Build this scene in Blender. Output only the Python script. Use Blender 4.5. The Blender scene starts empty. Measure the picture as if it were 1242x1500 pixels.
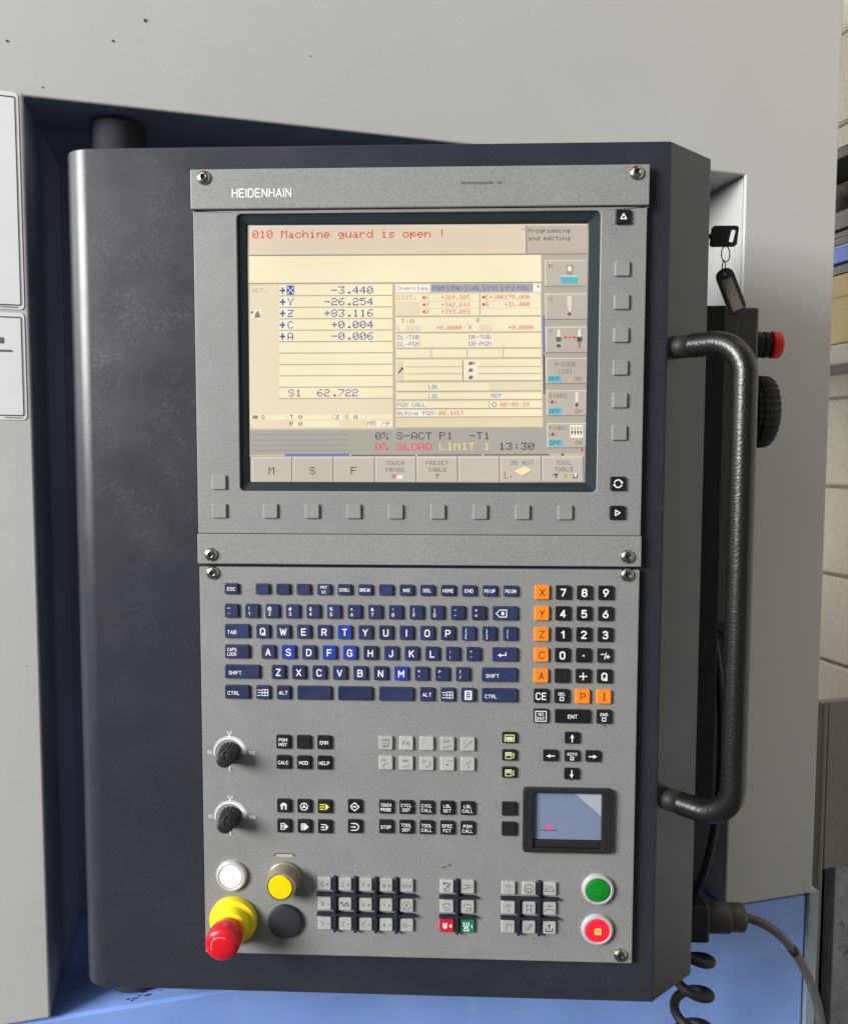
import bpy, bmesh, math, random
from mathutils import Vector, Matrix
R = math.radians
random.seed(7)
scene = bpy.context.scene
COL = scene.collection

# ------------------------------------------------------------------ camera
cam_d = bpy.data.cameras.new('camera')
cam = bpy.data.objects.new('camera', cam_d)
COL.objects.link(cam)
scene.camera = cam
cam_d.sensor_fit = 'VERTICAL'
cam_d.sensor_height = 36.0
cam_d.lens = 36.0 * 1170 / 1500
cam_d.clip_start = 0.01
cam_d.clip_end = 50
pitch, yaw, roll = 0.06571846, -0.03788676, 0.00224505
right = Vector((math.cos(yaw), -math.sin(yaw), 0)); fwd = Vector((math.sin(yaw), math.cos(yaw), 0)); up = Vector((0, 0, 1))
f2 = fwd * math.cos(pitch) - up * math.sin(pitch); u2 = up * math.cos(pitch) + fwd * math.sin(pitch)
r3 = right * math.cos(roll) + u2 * math.sin(roll); u3 = u2 * math.cos(roll) - right * math.sin(roll)
m = Matrix((r3, u3, -f2)).transposed().to_4x4()
m.translation = Vector((0, -0.7143, 0))
cam.matrix_world = m

# ------------------------------------------------------------------ light
world = bpy.data.worlds.new('World'); scene.world = world; world.use_nodes = True
bg = world.node_tree.nodes['Background']
bg.inputs[0].default_value = (1.0, 0.965, 0.92, 1); bg.inputs[1].default_value = 0.105

def area(name, loc, target, sx, sy, power, color):
    d = bpy.data.lights.new(name, 'AREA'); d.shape = 'RECTANGLE'; d.size = sx; d.size_y = sy
    d.energy = power; d.color = color
    o = bpy.data.objects.new(name, d); COL.objects.link(o); o.location = loc
    v = Vector(target) - Vector(loc); o.rotation_euler = v.to_track_quat('-Z', 'Y').to_euler()
    return o
area('door_light', (-4.20, -3.12, 1.42), (0, 0, -0.05), 2.3, 1.9, 575, (1.0, 0.985, 0.96))
area('roof_light', (-1.2, -1.5, 2.1), (0.1, 0.1, 0.0), 1.3, 1.3, 12, (0.95, 0.98, 1.0))
area('added_warm_fill', (1.0, -0.45, 2.0), (1.25, -0.2, -0.3), 0.5, 0.7, 4.2, (1.0, 0.60, 0.27))  # added fill, not a fitting: warms the block wall and the slanted side
area('added_wall_fill', (0.24, 1.62, 0.35), (0.95, 1.15, 0.1), 0.5, 1.4, 12, (1.0, 0.93, 0.82))  # added fill hidden behind the machine, only to brighten the block wall
scene.view_settings.view_transform = 'Standard'
scene.view_settings.look = 'None'
scene.view_settings.exposure = 0.0
scene.view_settings.gamma = 1.0

# ------------------------------------------------------------------ materials
def srgb(c):
    o = []
    for v in c:
        v /= 255.0
        o.append(v / 12.92 if v <= 0.04045 else ((v + 0.055) / 1.055) ** 2.4)
    return tuple(o)

MATS = {}
def mat(name, color, rough=0.5, metal=0.0, vary=0.0, vscale=20.0, grain=0.0, gscale=900.0, bump=0.0, bscale=900.0,
        rvary=0.0, spec=0.5, emit=None, estr=0.0, coat=0.0, dust=None, dscale=14.0, dlo=0.55, dhi=0.75, damt=0.5, bdist=0.001, dmask=0.23, zone=None, orand=0.0):
    if name in MATS: return MATS[name]
    M = bpy.data.materials.new(name); M.use_nodes = True; nt = M.node_tree; N = nt.nodes; L = nt.links
    b = N['Principled BSDF']
    b.inputs['Base Color'].default_value = (*color, 1); b.inputs['Roughness'].default_value = rough
    b.inputs['Metallic'].default_value = metal; b.inputs['Specular IOR Level'].default_value = spec
    b.inputs['Coat Weight'].default_value = coat
    if emit:
        b.inputs['Emission Color'].default_value = (*emit, 1); b.inputs['Emission Strength'].default_value = estr
    tc = N.new('ShaderNodeTexCoord')
    def noise(sc, det=4.0, rg=0.55):
        n = N.new('ShaderNodeTexNoise'); n.inputs['Scale'].default_value = sc
        n.inputs['Detail'].default_value = det; n.inputs['Roughness'].default_value = rg
        L.new(tc.outputs['Object'], n.inputs['Vector']); return n
    def remap(src, lo, hi, a, c):
        mr = N.new('ShaderNodeMapRange'); mr.inputs[1].default_value = lo; mr.inputs[2].default_value = hi
        mr.inputs[3].default_value = a; mr.inputs[4].default_value = c; L.new(src, mr.inputs[0]); return mr.outputs[0]
    fac = None
    if vary:
        fac = remap(noise(vscale).outputs[0], 0.3, 0.7, 1 - vary, 1 + vary)
    if grain:
        g = remap(noise(gscale, 2.0).outputs[0], 0.3, 0.7, 1 - grain, 1 + grain)
        if fac is None: fac = g
        else:
            mu = N.new('ShaderNodeMath'); mu.operation = 'MULTIPLY'; L.new(fac, mu.inputs[0]); L.new(g, mu.inputs[1]); fac = mu.outputs[0]
    if orand:
        oi = N.new('ShaderNodeObjectInfo'); g = remap(oi.outputs['Random'], 0, 1, 1 - orand, 1 + orand)
        if fac is None: fac = g
        else:
            mu = N.new('ShaderNodeMath'); mu.operation = 'MULTIPLY'; L.new(fac, mu.inputs[0]); L.new(g, mu.inputs[1]); fac = mu.outputs[0]
    cout = None
    if fac is not None:
        mx = N.new('ShaderNodeVectorMath'); mx.operation = 'SCALE'; mx.inputs[0].default_value = color
        L.new(fac, mx.inputs['Scale']); cout = mx.outputs[0]
    if dust:
        n1 = noise(dscale, 6.0, 0.75); n2 = noise(dscale * dmask, 4.0, 0.6)
        a = remap(n1.outputs[0], dlo, dhi, 0, damt); c2 = remap(n2.outputs[0], 0.46, 0.64, 0.06, 1.0)
        mu = N.new('ShaderNodeMath'); mu.operation = 'MULTIPLY'; L.new(a, mu.inputs[0]); L.new(c2, mu.inputs[1])
        mfac = mu.outputs[0]
        if zone:       # rubbed where hands and swarf reach: an ellipsoid around a point of the object
            sb = N.new('ShaderNodeVectorMath'); sb.operation = 'SUBTRACT'; L.new(tc.outputs['Object'], sb.inputs[0]); sb.inputs[1].default_value = zone[0]
            dv = N.new('ShaderNodeVectorMath'); dv.operation = 'DIVIDE'; L.new(sb.outputs[0], dv.inputs[0]); dv.inputs[1].default_value = zone[1]
            ln = N.new('ShaderNodeVectorMath'); ln.operation = 'LENGTH'; L.new(dv.outputs[0], ln.inputs[0])
            zf = remap(ln.outputs['Value'], 0.25, 1.0, 1.0, zone[2])
            m2 = N.new('ShaderNodeMath'); m2.operation = 'MULTIPLY'; L.new(mfac, m2.inputs[0]); L.new(zf, m2.inputs[1]); mfac = m2.outputs[0]
        mix = N.new('ShaderNodeMix'); mix.data_type = 'RGBA'; L.new(mfac, mix.inputs[0])
        if cout is not None: L.new(cout, mix.inputs[6])
        else: mix.inputs[6].default_value = (*color, 1)
        mix.inputs[7].default_value = (*dust, 1); cout = mix.outputs[2]
    if cout is not None: L.new(cout, b.inputs['Base Color'])
    if rvary:
        L.new(remap(noise(vscale * 1.7, 6.0).outputs[0], 0.3, 0.7, max(0.02, rough - rvary), min(1, rough + rvary)), b.inputs['Roughness'])
    if bump:
        bp = N.new('ShaderNodeBump'); bp.inputs['Strength'].default_value = bump; bp.inputs['Distance'].default_value = bdist
        L.new(noise(bscale, 3.0).outputs[0], bp.inputs['Height']); L.new(bp.outputs[0], b.inputs['Normal'])
    MATS[name] = M
    return M

M_plate = mat('plate_grey', (0.232, 0.239, 0.236), 0.48, 0.0, 0.07, 16, 0.15, 620, 0.12, 900, 0.06, dust=(0.135, 0.135, 0.128), dscale=70, dlo=0.48, dhi=0.78, damt=0.42, dmask=0.22)
M_plate2 = mat('plate_grey_bar', (0.240, 0.246, 0.240), 0.46, 0.0, 0.04, 8, 0.14, 620, 0.12, 900, 0.06)
M_house = mat('navy_paint', (0.023, 0.0265, 0.036), 0.33, 0.0, 0.10, 10, 0.10, 700, 0.07, 1300, 0.05,
              dust=(0.16, 0.17, 0.19), dscale=300, dlo=0.47, dhi=0.66, damt=0.44, dmask=0.075, zone=((-0.29, 0.006, 0.60), (0.085, 0.2, 0.27), 0.16))
M_house2 = mat('navy_recess', (0.25, 0.31, 0.46), 0.55, 0.0, 0.12, 8, 0.06, 700)
M_grey = mat('machine_grey', (0.50, 0.51, 0.50), 0.42, 0.0, 0.025, 5, 0.02, 300, 0.04, 500, 0.06, dust=(0.36, 0.36, 0.355), dscale=26, dlo=0.5, dhi=0.85, damt=0.35, dmask=0.12)
M_blue = mat('machine_blue', (0.25, 0.42, 0.92), 0.42, 0.0, 0.10, 9, 0.02, 300, 0.05, 400, 0.08, dust=(0.44, 0.55, 0.82), dscale=60, dlo=0.5, dhi=0.75, damt=0.45, dmask=0.2)
M_back = mat('recess_back_shade', (0.05, 0.06, 0.085), 0.6)  # shade of the right-hand gap put into the colour of the recess back
M_dark = mat('dark_void', (0.012, 0.013, 0.016), 0.7)
M_black = mat('black_plastic', (0.016, 0.017, 0.019), 0.42, 0, 0.1, 30, 0.1, 900, 0.1, 1200)
M_rubber = mat('black_rubber', (0.016, 0.017, 0.015), 0.55, 0, 0.1, 40, spec=0.35)
M_pend = mat('pendant_grey', (0.085, 0.090, 0.082), 0.4, 0, 0.1, 30, 0.08, 900, 0.1, 1200)
M_wrinkle = mat('wrinkle_black', (0.006, 0.006, 0.005), 0.33, 0, 0.0, 30, 0.0, 900, 0.0, 750, spec=0.6)
M_knavy = mat('key_navy', (0.021, 0.029, 0.088), 0.40, 0, 0.16, 60, 0.05, 900, 0.06, 1500, 0.08, orand=0.22)
M_kblue = mat('key_worn_blue', (0.024, 0.050, 0.30), 0.24, 0, 0.12, 70, 0.03, 900, 0.04, 1500, 0.06)
M_kblack = mat('key_black', (0.013, 0.0135, 0.016), 0.36, 0, 0.14, 70, 0.06, 900, 0.06, 1500, 0.08, spec=0.35, orand=0.25)
M_korange = mat('key_orange', (0.90, 0.235, 0.012), 0.38, 0, 0.05, 60, 0.03, 900, 0.05, 1500)
M_kgrey = mat('key_grey', (0.248, 0.255, 0.248), 0.45, 0, 0.05, 60, 0.05, 1100, 0.08, 1200)
M_kpale = mat('key_pale', (0.40, 0.403, 0.385), 0.45, 0, 0.07, 120, 0.05, 1100, 0.08, 1200, orand=0.06)
M_kred = mat('key_red', (0.55, 0.012, 0.04), 0.35, 0, 0.06, 60)
M_kgreen = mat('key_green', (0.008, 0.20, 0.10), 0.35, 0, 0.06, 60)
M_white = mat('print_white', (0.80, 0.81, 0.82), 0.5)
M_ink = mat('print_dark', (0.035, 0.035, 0.04), 0.5)
M_faint = mat('print_worn', (0.13, 0.13, 0.13), 0.5)
M_yel = mat('print_yellow', (0.85, 0.82, 0.12), 0.5)
M_lime = mat('print_pale_green', (0.62, 0.66, 0.36), 0.5)
M_steel = mat('screw_steel', (0.42, 0.40, 0.37), 0.27, 1.0, 0.15, 300)
M_bezel = mat('bezel_black', (0.020, 0.030, 0.034), 0.6, 0, 0.08, 20, spec=0.15)
M_red = mat('mushroom_red', (0.62, 0.008, 0.022), 0.30, 0, 0.08, 40, 0.0, 900, 0.03, 300, 0.06)
M_redc = mat('pendant_red', (0.75, 0.010, 0.012), 0.35)
M_yellow = mat('collar_yellow', (0.82, 0.70, 0.015), 0.38, 0, 0.08, 60, 0, 900, 0.04, 500)
M_yelcap = mat('lens_yellow', (0.88, 0.66, 0.004), 0.22, 0, 0.06, 90)
M_clear = mat('lens_ring', (0.30, 0.28, 0.22), 0.22, 0.3)
M_whitecap = mat('lens_white', (0.86, 0.86, 0.83), 0.3, emit=(1, 0.99, 0.95), estr=0.22)
M_ring = mat('ring_silver', (0.62, 0.62, 0.64), 0.33, 0.35)
M_grn = mat('lens_green', (0.004, 0.22, 0.016), 0.3, 0, 0.05, 80)
M_lit = mat('lens_red_lit', (0.5, 0.005, 0.012), 0.3, emit=(1.0, 0.012, 0.03), estr=1.25)
M_lamp = mat('lamp_core', (0.9, 0.3, 0.05), 0.3, emit=(1.0, 0.36, 0.08), estr=1.3)
M_blank = mat('blank_cap', (0.026, 0.030, 0.038), 0.45, 0, 0.1, 50)
M_pad = mat('touchpad', (0.185, 0.225, 0.34), 0.30, 0, 0.03, 20, 0.02, 900)
M_padpale = mat('touchpad_pale', (0.40, 0.42, 0.48), 0.35, 0, 0.03, 20, 0.02, 900)
M_pink = mat('print_pink', (0.70, 0.10, 0.20), 0.5)
M_label = mat('label_white', (0.74, 0.76, 0.78), 0.4, 0, 0.03, 20)
M_cable = mat('cable_grey', (0.085, 0.084, 0.084), 0.45, 0, 0.12, 40)
M_gland = mat('gland_grey', (0.055, 0.050, 0.045), 0.45, 0, 0.12, 40)
M_block = mat('painted_block', (0.51, 0.495, 0.455), 0.8, 0, 0.06, 6, 0.07, 90, 0.5, 140)
M_mortar = mat('mortar', (0.30, 0.275, 0.235), 0.9, 0, 0.1, 20)
M_card = mat('cardboard', (0.46, 0.36, 0.19), 0.75, 0, 0.08, 12, 0.04, 300)
M_bin = mat('bin_blue', (0.02, 0.12, 0.62), 0.35)
M_tray = mat('tray_black', (0.022, 0.024, 0.027), 0.4)
M_shelf = mat('shelf_steel', (0.24, 0.235, 0.225), 0.5, 0.2, 0.12, 20)
M_clut = mat('bracket_steel', (0.36, 0.35, 0.31), 0.35, 0.6, 0.3, 40)
M_col = mat('column_paint', (0.20, 0.195, 0.17), 0.6, 0, 0.14, 7, 0.06, 120, 0.1, 200, dust=(0.07, 0.05, 0.035), dscale=22, dlo=0.56, dhi=0.66, damt=0.7)
M_peel = mat('peeling_paint', (0.30, 0.33, 0.36), 0.6, 0, 0.2, 30, 0.06, 200, 0.3, 200, dust=(0.06, 0.05, 0.04), dscale=60, dlo=0.52, dhi=0.58, damt=0.9)
M_stain = mat('scuff', (0.05, 0.048, 0.045), 0.7)
M_tagwin = mat('tag_paper', (0.20, 0.175, 0.14), 0.4)

# ------------------------------------------------------------------ mesh helpers
def new_obj(name, mesh, material=None, parent=None):
    o = bpy.data.objects.new(name, mesh); COL.objects.link(o)
    if material is not None and len(mesh.materials) == 0: mesh.materials.append(material)
    if parent is not None: o.parent = parent
    return o
def mk(name, verts, faces, material, parent=None, smooth=False):
    me = bpy.data.meshes.new(name); me.from_pydata([tuple(v) for v in verts], [], faces); me.update()
    if smooth:
        for p in me.polygons: p.use_smooth = True
    return new_obj(name, me, material, parent)
def from_bm(name, bm, material, parent=None, smooth=False):
    bmesh.ops.recalc_face_normals(bm, faces=bm.faces[:])
    me = bpy.data.meshes.new(name); bm.to_mesh(me); bm.free()
    if smooth:
        for p in me.polygons: p.use_smooth = True
    return new_obj(name, me, material, parent)
def bevel_mod(o, w=0.001, seg=2, ang=30):
    b = o.modifiers.new('bevel', 'BEVEL'); b.width = w; b.segments = seg; b.limit_method = 'ANGLE'; b.angle_limit = R(ang)
    b.harden_normals = False
    return o
def thing(name, label, cat, loc=(0, 0, 0), rotz=0.0, group=None):
    o = bpy.data.objects.new(name, None); COL.objects.link(o); o.location = loc; o.rotation_euler = (0, 0, rotz)
    o.empty_display_size = 0.02
    o['label'] = label; o['category'] = cat
    if group: o['group'] = group
    return o
def tag(o, label, cat, group=None):
    o['label'] = label; o['category'] = cat
    if group: o['group'] = group
    return o
def box_bm(bm, x0, x1, y0, y1, z0, z1):
    v = [bm.verts.new(p) for p in ((x0, y0, z0), (x1, y0, z0), (x1, y1, z0), (x0, y1, z0), (x0, y0, z1), (x1, y0, z1), (x1, y1, z1), (x0, y1, z1))]
    for f in ((0, 3, 2, 1), (4, 5, 6, 7), (0, 1, 5, 4), (1, 2, 6, 5), (2, 3, 7, 6), (3, 0, 4, 7)):
        bm.faces.new([v[i] for i in f])
def box(name, x0, x1, y0, y1, z0, z1, material, parent=None, bev=0.0, seg=2):
    bm = bmesh.new(); box_bm(bm, x0, x1, y0, y1, z0, z1)
    if bev: bmesh.ops.bevel(bm, geom=bm.edges[:], offset=bev, segments=seg, affect='EDGES', profile=0.5)
    return from_bm(name, bm, material, parent)
def rrect(cx, cz, w, h, r, n=3):
    r = max(1e-5, min(r, w / 2 - 1e-5, h / 2 - 1e-5)); pts = []
    for (sx, sz, a0) in ((1, 1, 0), (-1, 1, 90), (-1, -1, 180), (1, -1, 270)):
        for k in range(n + 1):
            a = R(a0 + 90 * k / n)
            pts.append((cx + sx * (w / 2 - r) + r * math.cos(a), cz + sz * (h / 2 - r) + r * math.sin(a)))
    return pts
def loft(rings, cap0=False, cap1=True):
    n = len(rings[0]); V = [p for r in rings for p in r]; F = []
    for k in range(len(rings) - 1):
        for i in range(n):
            j = (i + 1) % n
            F.append((k * n + i, k * n + j, (k + 1) * n + j, (k + 1) * n + i))
    if cap1: F.append(tuple((len(rings) - 1) * n + i for i in range(n)))
    if cap0: F.append(tuple(reversed(range(n))))
    return V, F
def lathe(name, prof, material, parent=None, loc=(0, 0, 0), seg=40, axis='-Y', smooth=True, ribs=0, ribd=0.0):
    """prof: (radius, height) out of the panel."""
    V = []; F = []; n = seg
    for (r, h) in prof:
        for i in range(n):
            a = 2 * math.pi * i / n; rr = r
            if ribs and r > 0.001: rr = r - ribd * (0.5 - 0.5 * math.cos(a * ribs))
            c, s = rr * math.cos(a), rr * math.sin(a)
            if axis == '-Y': V.append((c, -h, s))
            elif axis == 'X': V.append((h, c, s))
            else: V.append((c, s, h))
    for k in range(len(prof) - 1):
        for i in range(n):
            j = (i + 1) % n; F.append((k * n + i, k * n + j, (k + 1) * n + j, (k + 1) * n + i))
    F.append(tuple((len(prof) - 1) * n + i for i in range(n)))
    bm = bmesh.new(); vs = [bm.verts.new(v) for v in V]
    for f in F: bm.faces.new([vs[i] for i in f])
    bmesh.ops.remove_doubles(bm, verts=bm.verts[:], dist=1e-6)
    o = from_bm(name, bm, material, parent, smooth); o.location = loc
    if smooth:
        es = o.modifiers.new('split', 'EDGE_SPLIT'); es.split_angle = R(38)
    return o
def tube(name, path, rad, material, parent=None, seg=16, caps=True):
    """sweep a circle along a list of points (rad may be a list)."""
    P = [Vector(p) for p in path]; V = []; F = []; n = seg
    prev = None
    for i, p in enumerate(P):
        t = (P[min(i + 1, len(P) - 1)] - P[max(i - 1, 0)]).normalized()
        if prev is None:
            a = Vector((0, 0, 1)) if abs(t.z) < 0.9 else Vector((0, 1, 0)); prev = t.cross(a).normalized()
        nrm = (prev - t * prev.dot(t)).normalized(); prev = nrm; bn = t.cross(nrm)
        r = rad[i] if isinstance(rad, (list, tuple)) else rad
        for k in range(n):
            a = 2 * math.pi * k / n; V.append(p + nrm * (r * math.cos(a)) + bn * (r * math.sin(a)))
    for k in range(len(P) - 1):
        for i in range(n):
            j = (i + 1) % n; F.append((k * n + i, k * n + j, (k + 1) * n + j, (k + 1) * n + i))
    if caps:
        F.append(tuple(reversed(range(n)))); F.append(tuple((len(P) - 1) * n + i for i in range(n)))
    bm = bmesh.new(); vs = [bm.verts.new(v) for v in V]
    for f in F: bm.faces.new([vs[i] for i in f])
    return from_bm(name, bm, material, parent, True)
def ring_plate(name, outer, inner, y0, y1, material, parent, bev=0.0008):
    """plate between two loops of equal length in the xz plane, front at y0, back at y1."""
    n = len(outer); V = []
    for loop, y in ((outer, y0), (inner, y0), (inner, y1), (outer, y1)): V += [(x, y, z) for x, z in loop]
    F = []
    for k in range(4):
        for i in range(n):
            j = (i + 1) % n; a, b = k * n, ((k + 1) % 4) * n
            F.append((a + i, a + j, b + j, b + i))
    bm = bmesh.new(); vs = [bm.verts.new(v) for v in V]
    for f in F: bm.faces.new([vs[i] for i in f])
    o = from_bm(name, bm, material, parent)
    return bevel_mod(o, bev, 2, 40)

# ------------------------------------------------------------------ print: text and strokes in the xz plane, facing -Y
_dg = {}
STROKES = {
 'A': ((0,0,2,6,4,0),(.7,1.9,3.3,1.9)), 'B': ((0,0,0,6,2.8,6,3.7,5.4,3.7,3.8,2.9,3.2,0,3.2),(2.9,3.2,4,2.5,4,.7,3,0,0,0)), 'C': ((4,4.9,3,6,1,6,0,4.9,0,1.1,1,0,3,0,4,1.1),),
 'D': ((0,0,0,6,2.6,6,4,4.6,4,1.4,2.6,0,0,0),), 'E': ((3.7,0,0,0,0,6,3.7,6),(0,3.1,3.2,3.1)), 'F': ((0,0,0,6,3.7,6),(0,3.1,3.2,3.1)), 'G': ((4,4.9,3,6,1,6,0,4.9,0,1.1,1,0,3,0,4,1.1,4,2.8,2.3,2.8),),
 'H': ((0,0,0,6),(4,0,4,6),(0,3.1,4,3.1)), 'I': ((0,0,0,6),), 'J': ((0,1.1,.9,0,2.1,0,3,1.1,3,6),), 'K': ((0,0,0,6),(3.9,6,0,2.5),(1.4,3.7,4,0)), 'L': ((0,6,0,0,3.5,0),), 'M': ((0,0,0,6,2.4,2.2,4.8,6,4.8,0),),
 'N': ((0,0,0,6,4,0,4,6),), 'O': ((1,0,3,0,4,1.1,4,4.9,3,6,1,6,0,4.9,0,1.1,1,0),), 'P': ((0,0,0,6,2.9,6,4,5.1,4,3.5,2.9,2.7,0,2.7),), 'Q': ((1,0,3,0,4,1.1,4,4.9,3,6,1,6,0,4.9,0,1.1,1,0),(2.4,1.7,4.3,-.3)),
 'R': ((0,0,0,6,2.9,6,3.9,5.2,3.9,3.7,2.9,2.9,0,2.9),(2.2,2.9,4,0)), 'S': ((3.8,5,2.9,6,1,6,.1,5.1,.1,4,.9,3.3,3.1,2.7,3.9,2,3.9,.9,3,0,.9,0,0,1),), 'T': ((0,6,4,6),(2,6,2,0)), 'U': ((0,6,0,1.1,1,0,3,0,4,1.1,4,6),),
 'V': ((0,6,2.1,0,4.2,6),), 'W': ((0,6,1.4,0,2.8,5.2,4.2,0,5.6,6),), 'X': ((0,0,4,6),(0,6,4,0)), 'Y': ((0,6,2,2.8,4,6),(2,2.8,2,0)), 'Z': ((0,6,3.9,6,0,0,4,0),),
 '0': ((1,0,2.8,0,3.8,1.1,3.8,4.9,2.8,6,1,6,0,4.9,0,1.1,1,0),), '1': ((0,4.6,1.8,6,1.8,0),), '2': ((0,4.9,1,6,2.9,6,3.8,5,3.8,3.9,0,0,3.9,0),), '3': ((.1,5.1,1,6,2.8,6,3.6,5.2,3.6,3.9,2.8,3.2,1.4,3.2),(2.8,3.2,3.8,2.4,3.8,.9,2.9,0,.9,0,0,.9)),
 '4': ((2.9,0,2.9,6,0,1.6,4,1.6),), '5': ((3.6,6,.4,6,.1,3,1,3.7,2.8,3.7,3.8,2.7,3.8,1,2.8,0,.9,0,0,.9),), '6': ((2.8,6,.5,3,0,1.9,0,1.1,1,0,2.8,0,3.8,1.1,3.8,2.6,2.8,3.6,1,3.6),), '7': ((0,6,3.9,6,1.3,0),),
 '8': ((1,3.2,.2,3.9,.2,5.2,1,6,2.8,6,3.6,5.2,3.6,3.9,2.8,3.2,1,3.2,0,2.4,0,.9,1,0,2.8,0,3.8,.9,3.8,2.4,2.8,3.2),), '9': ((1,0,3.3,3,3.8,4.1,3.8,4.9,2.8,6,1,6,0,4.9,0,3.4,1,2.4,2.8,2.4),)}
def glyph_text(s, off=0.0):
    """flat outline of a word: (verts2d, faces, bbox)."""
    if (s, off) in _dg: return _dg[s, off]
    cu = bpy.data.curves.new('t', 'FONT'); cu.body = s; cu.size = 1.0; cu.resolution_u = 2; cu.offset = off
    o = bpy.data.objects.new('t', cu); COL.objects.link(o)
    dg = bpy.context.evaluated_depsgraph_get(); dg.update()
    me = bpy.data.meshes.new_from_object(o.evaluated_get(dg))
    v = [(p.co.x, p.co.y) for p in me.vertices]; f = [tuple(p.vertices) for p in me.polygons]
    bpy.data.objects.remove(o); bpy.data.curves.remove(cu); bpy.data.meshes.remove(me)
    xs = [p[0] for p in v] or [0]; ys = [p[1] for p in v] or [0]
    _dg[s, off] = (v, f, (min(xs), max(xs), min(ys), max(ys)))
    return _dg[s, off]
class Print:
    def __init__(s): s.v = []; s.f = []; s.d = []; s.k = 0
    def poly(s, pts):
        s.k += 1; s.d += [s.k] * len(pts)
        b = len(s.v); s.v += list(pts); s.f.append(tuple(range(b, b + len(pts)))); return s
    def rect(s, cx, cz, w, h): return s.poly([(cx - w / 2, cz - h / 2), (cx + w / 2, cz - h / 2), (cx + w / 2, cz + h / 2), (cx - w / 2, cz + h / 2)])
    def line(s, pts, w):
        for (x0, y0), (x1, y1) in zip(pts[:-1], pts[1:]):
            d = math.hypot(x1 - x0, y1 - y0)
            if d < 1e-9: continue
            tx, ty = (x1 - x0) / d, (y1 - y0) / d; nx, ny = -ty * w / 2, tx * w / 2; e = w * 0.3
            x0_, y0_, x1_, y1_ = x0 - tx * e, y0 - ty * e, x1 + tx * e, y1 + ty * e
            s.poly([(x0_ + nx, y0_ + ny), (x0_ - nx, y0_ - ny), (x1_ - nx, y1_ - ny), (x1_ + nx, y1_ + ny)])
        return s
    def arc(s, cx, cz, r, a0, a1, w, n=14):
        return s.line([(cx + r * math.cos(R(a0 + (a1 - a0) * k / n)), cz + r * math.sin(R(a0 + (a1 - a0) * k / n))) for k in range(n + 1)], w)
    def text(s, t, cx, cz, h, maxw=None, bold=0.0, sx=1.0):
        if all(ch in STROKES or ch == ' ' for ch in t):       # plain sans lettering drawn as strokes
            wt = 0.75 + bold / h * 10; k = h / (6 + wt * 0.5); x = 0.0; segs = []
            for ch in t:
                if ch == ' ': x += 2.4; continue
                wd = 0
                for pl in STROKES[ch]:
                    q = [(pl[i] + x, pl[i + 1]) for i in range(0, len(pl), 2)]; segs.append(q); wd = max(wd, max(pl[0::2]))
                x += wd + 1.55 + wt * 0.35
            W_ = x - 1.55 - wt * 0.35; kx = k * sx
            if maxw and (W_ + wt) * kx > maxw: kx = maxw / (W_ + wt)
            for q in segs: s.line([(cx + (px - W_ / 2) * kx, cz + (py - 3) * k) for px, py in q], wt * min(k, kx * 1.25))
            return s
        _, _, (_, _, Y0, Y1) = glyph_text('H')
        v, f, (x0, x1, y0, y1) = glyph_text(t, round(bold / h * (Y1 - Y0), 3))
        k = h / (Y1 - Y0); kx = k * sx
        if maxw and (x1 - x0) * kx > maxw: kx = maxw / (x1 - x0)
        mx, my = (x0 + x1) / 2, (Y0 + Y1) / 2
        if t in ('.', ',', '-', '_', "'", '"', '`', '~', '^', '*'): my = (y0 + y1) / 2
        b = len(s.v); s.k += 1; s.d += [s.k] * len(v)
        s.v += [(cx + (px - mx) * kx, cz + (py - my) * k) for px, py in v]
        s.f += [tuple(b + q for q in ff) for ff in f]
        return s
    def build(s, name, material, parent, y, scale=0.001, step=0.0):
        V = [(x * scale, y - d_ * 0.000006, z * scale) for (x, z), d_ in zip(s.v, s.d)]
        bm = bmesh.new(); vs = [bm.verts.new(v) for v in V]
        for f in s.f:
            try: fc = bm.faces.new([vs[i] for i in f])
            except ValueError: continue
            fc.normal_update()
            if fc.normal.y > 0: fc.normal_flip()
        me = bpy.data.meshes.new(name); bm.to_mesh(me); bm.free()
        return new_obj(name, me, material, parent)

# ================================================================== THE MACHINE
TH = R(17.2)
MO = (-0.40078, 0.035, 0.0)
mach = thing('milling_machine', 'light grey and blue machine tool cabinet with a wide recess behind the console', 'machine', MO, TH)
ZT, ZB, UR, UE = 0.3355, -0.5585, 0.7765, 0.906
# cover sheet with the recess cut out of it (an upside-down U)
bm = bmesh.new()
us = [-0.55, 0.0, UR, UE]; zs = [ZB, ZT, 1.15]
gv = {}
for i, u_ in enumerate(us):
    for k, z_ in enumerate(zs): gv[i, k] = bm.verts.new((u_, 0, z_))
for i in range(3):
    for k in range(2):
        if i == 1 and k == 0: continue
        bm.faces.new((gv[i, k], gv[i + 1, k], gv[i + 1, k + 1], gv[i, k + 1]))
ext = bmesh.ops.extrude_face_region(bm, geom=bm.faces[:])
for v in [e for e in ext['geom'] if isinstance(e, bmesh.types.BMVert)]: v.co.y += 0.005
o = from_bm('front_cover', bm, M_grey, mach); bevel_mod(o, 0.0022, 3, 30)
box('side_cover', UE - 0.030, UE - 0.001, 0.0055, 0.7, ZB + 0.001, 1.14, M_grey, mach, 0.001)
DEP = 0.19
box('recess_side', -0.030, -0.0008, 0.0055, DEP, ZB, ZT + 0.02, M_house2, mach)
box('recess_side', UR + 0.0008, UR + 0.030, 0.0055, DEP, ZB, ZT + 0.02, M_grey, mach)
box('recess_top', -0.0006, 0.47, 0.0055, DEP, ZT + 0.0008, ZT + 0.018, M_house2, mach)
box('recess_top', 0.4702, UR + 0.0006, 0.0055, DEP, ZT + 0.0010, ZT + 0.018, M_grey, mach)
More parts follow.
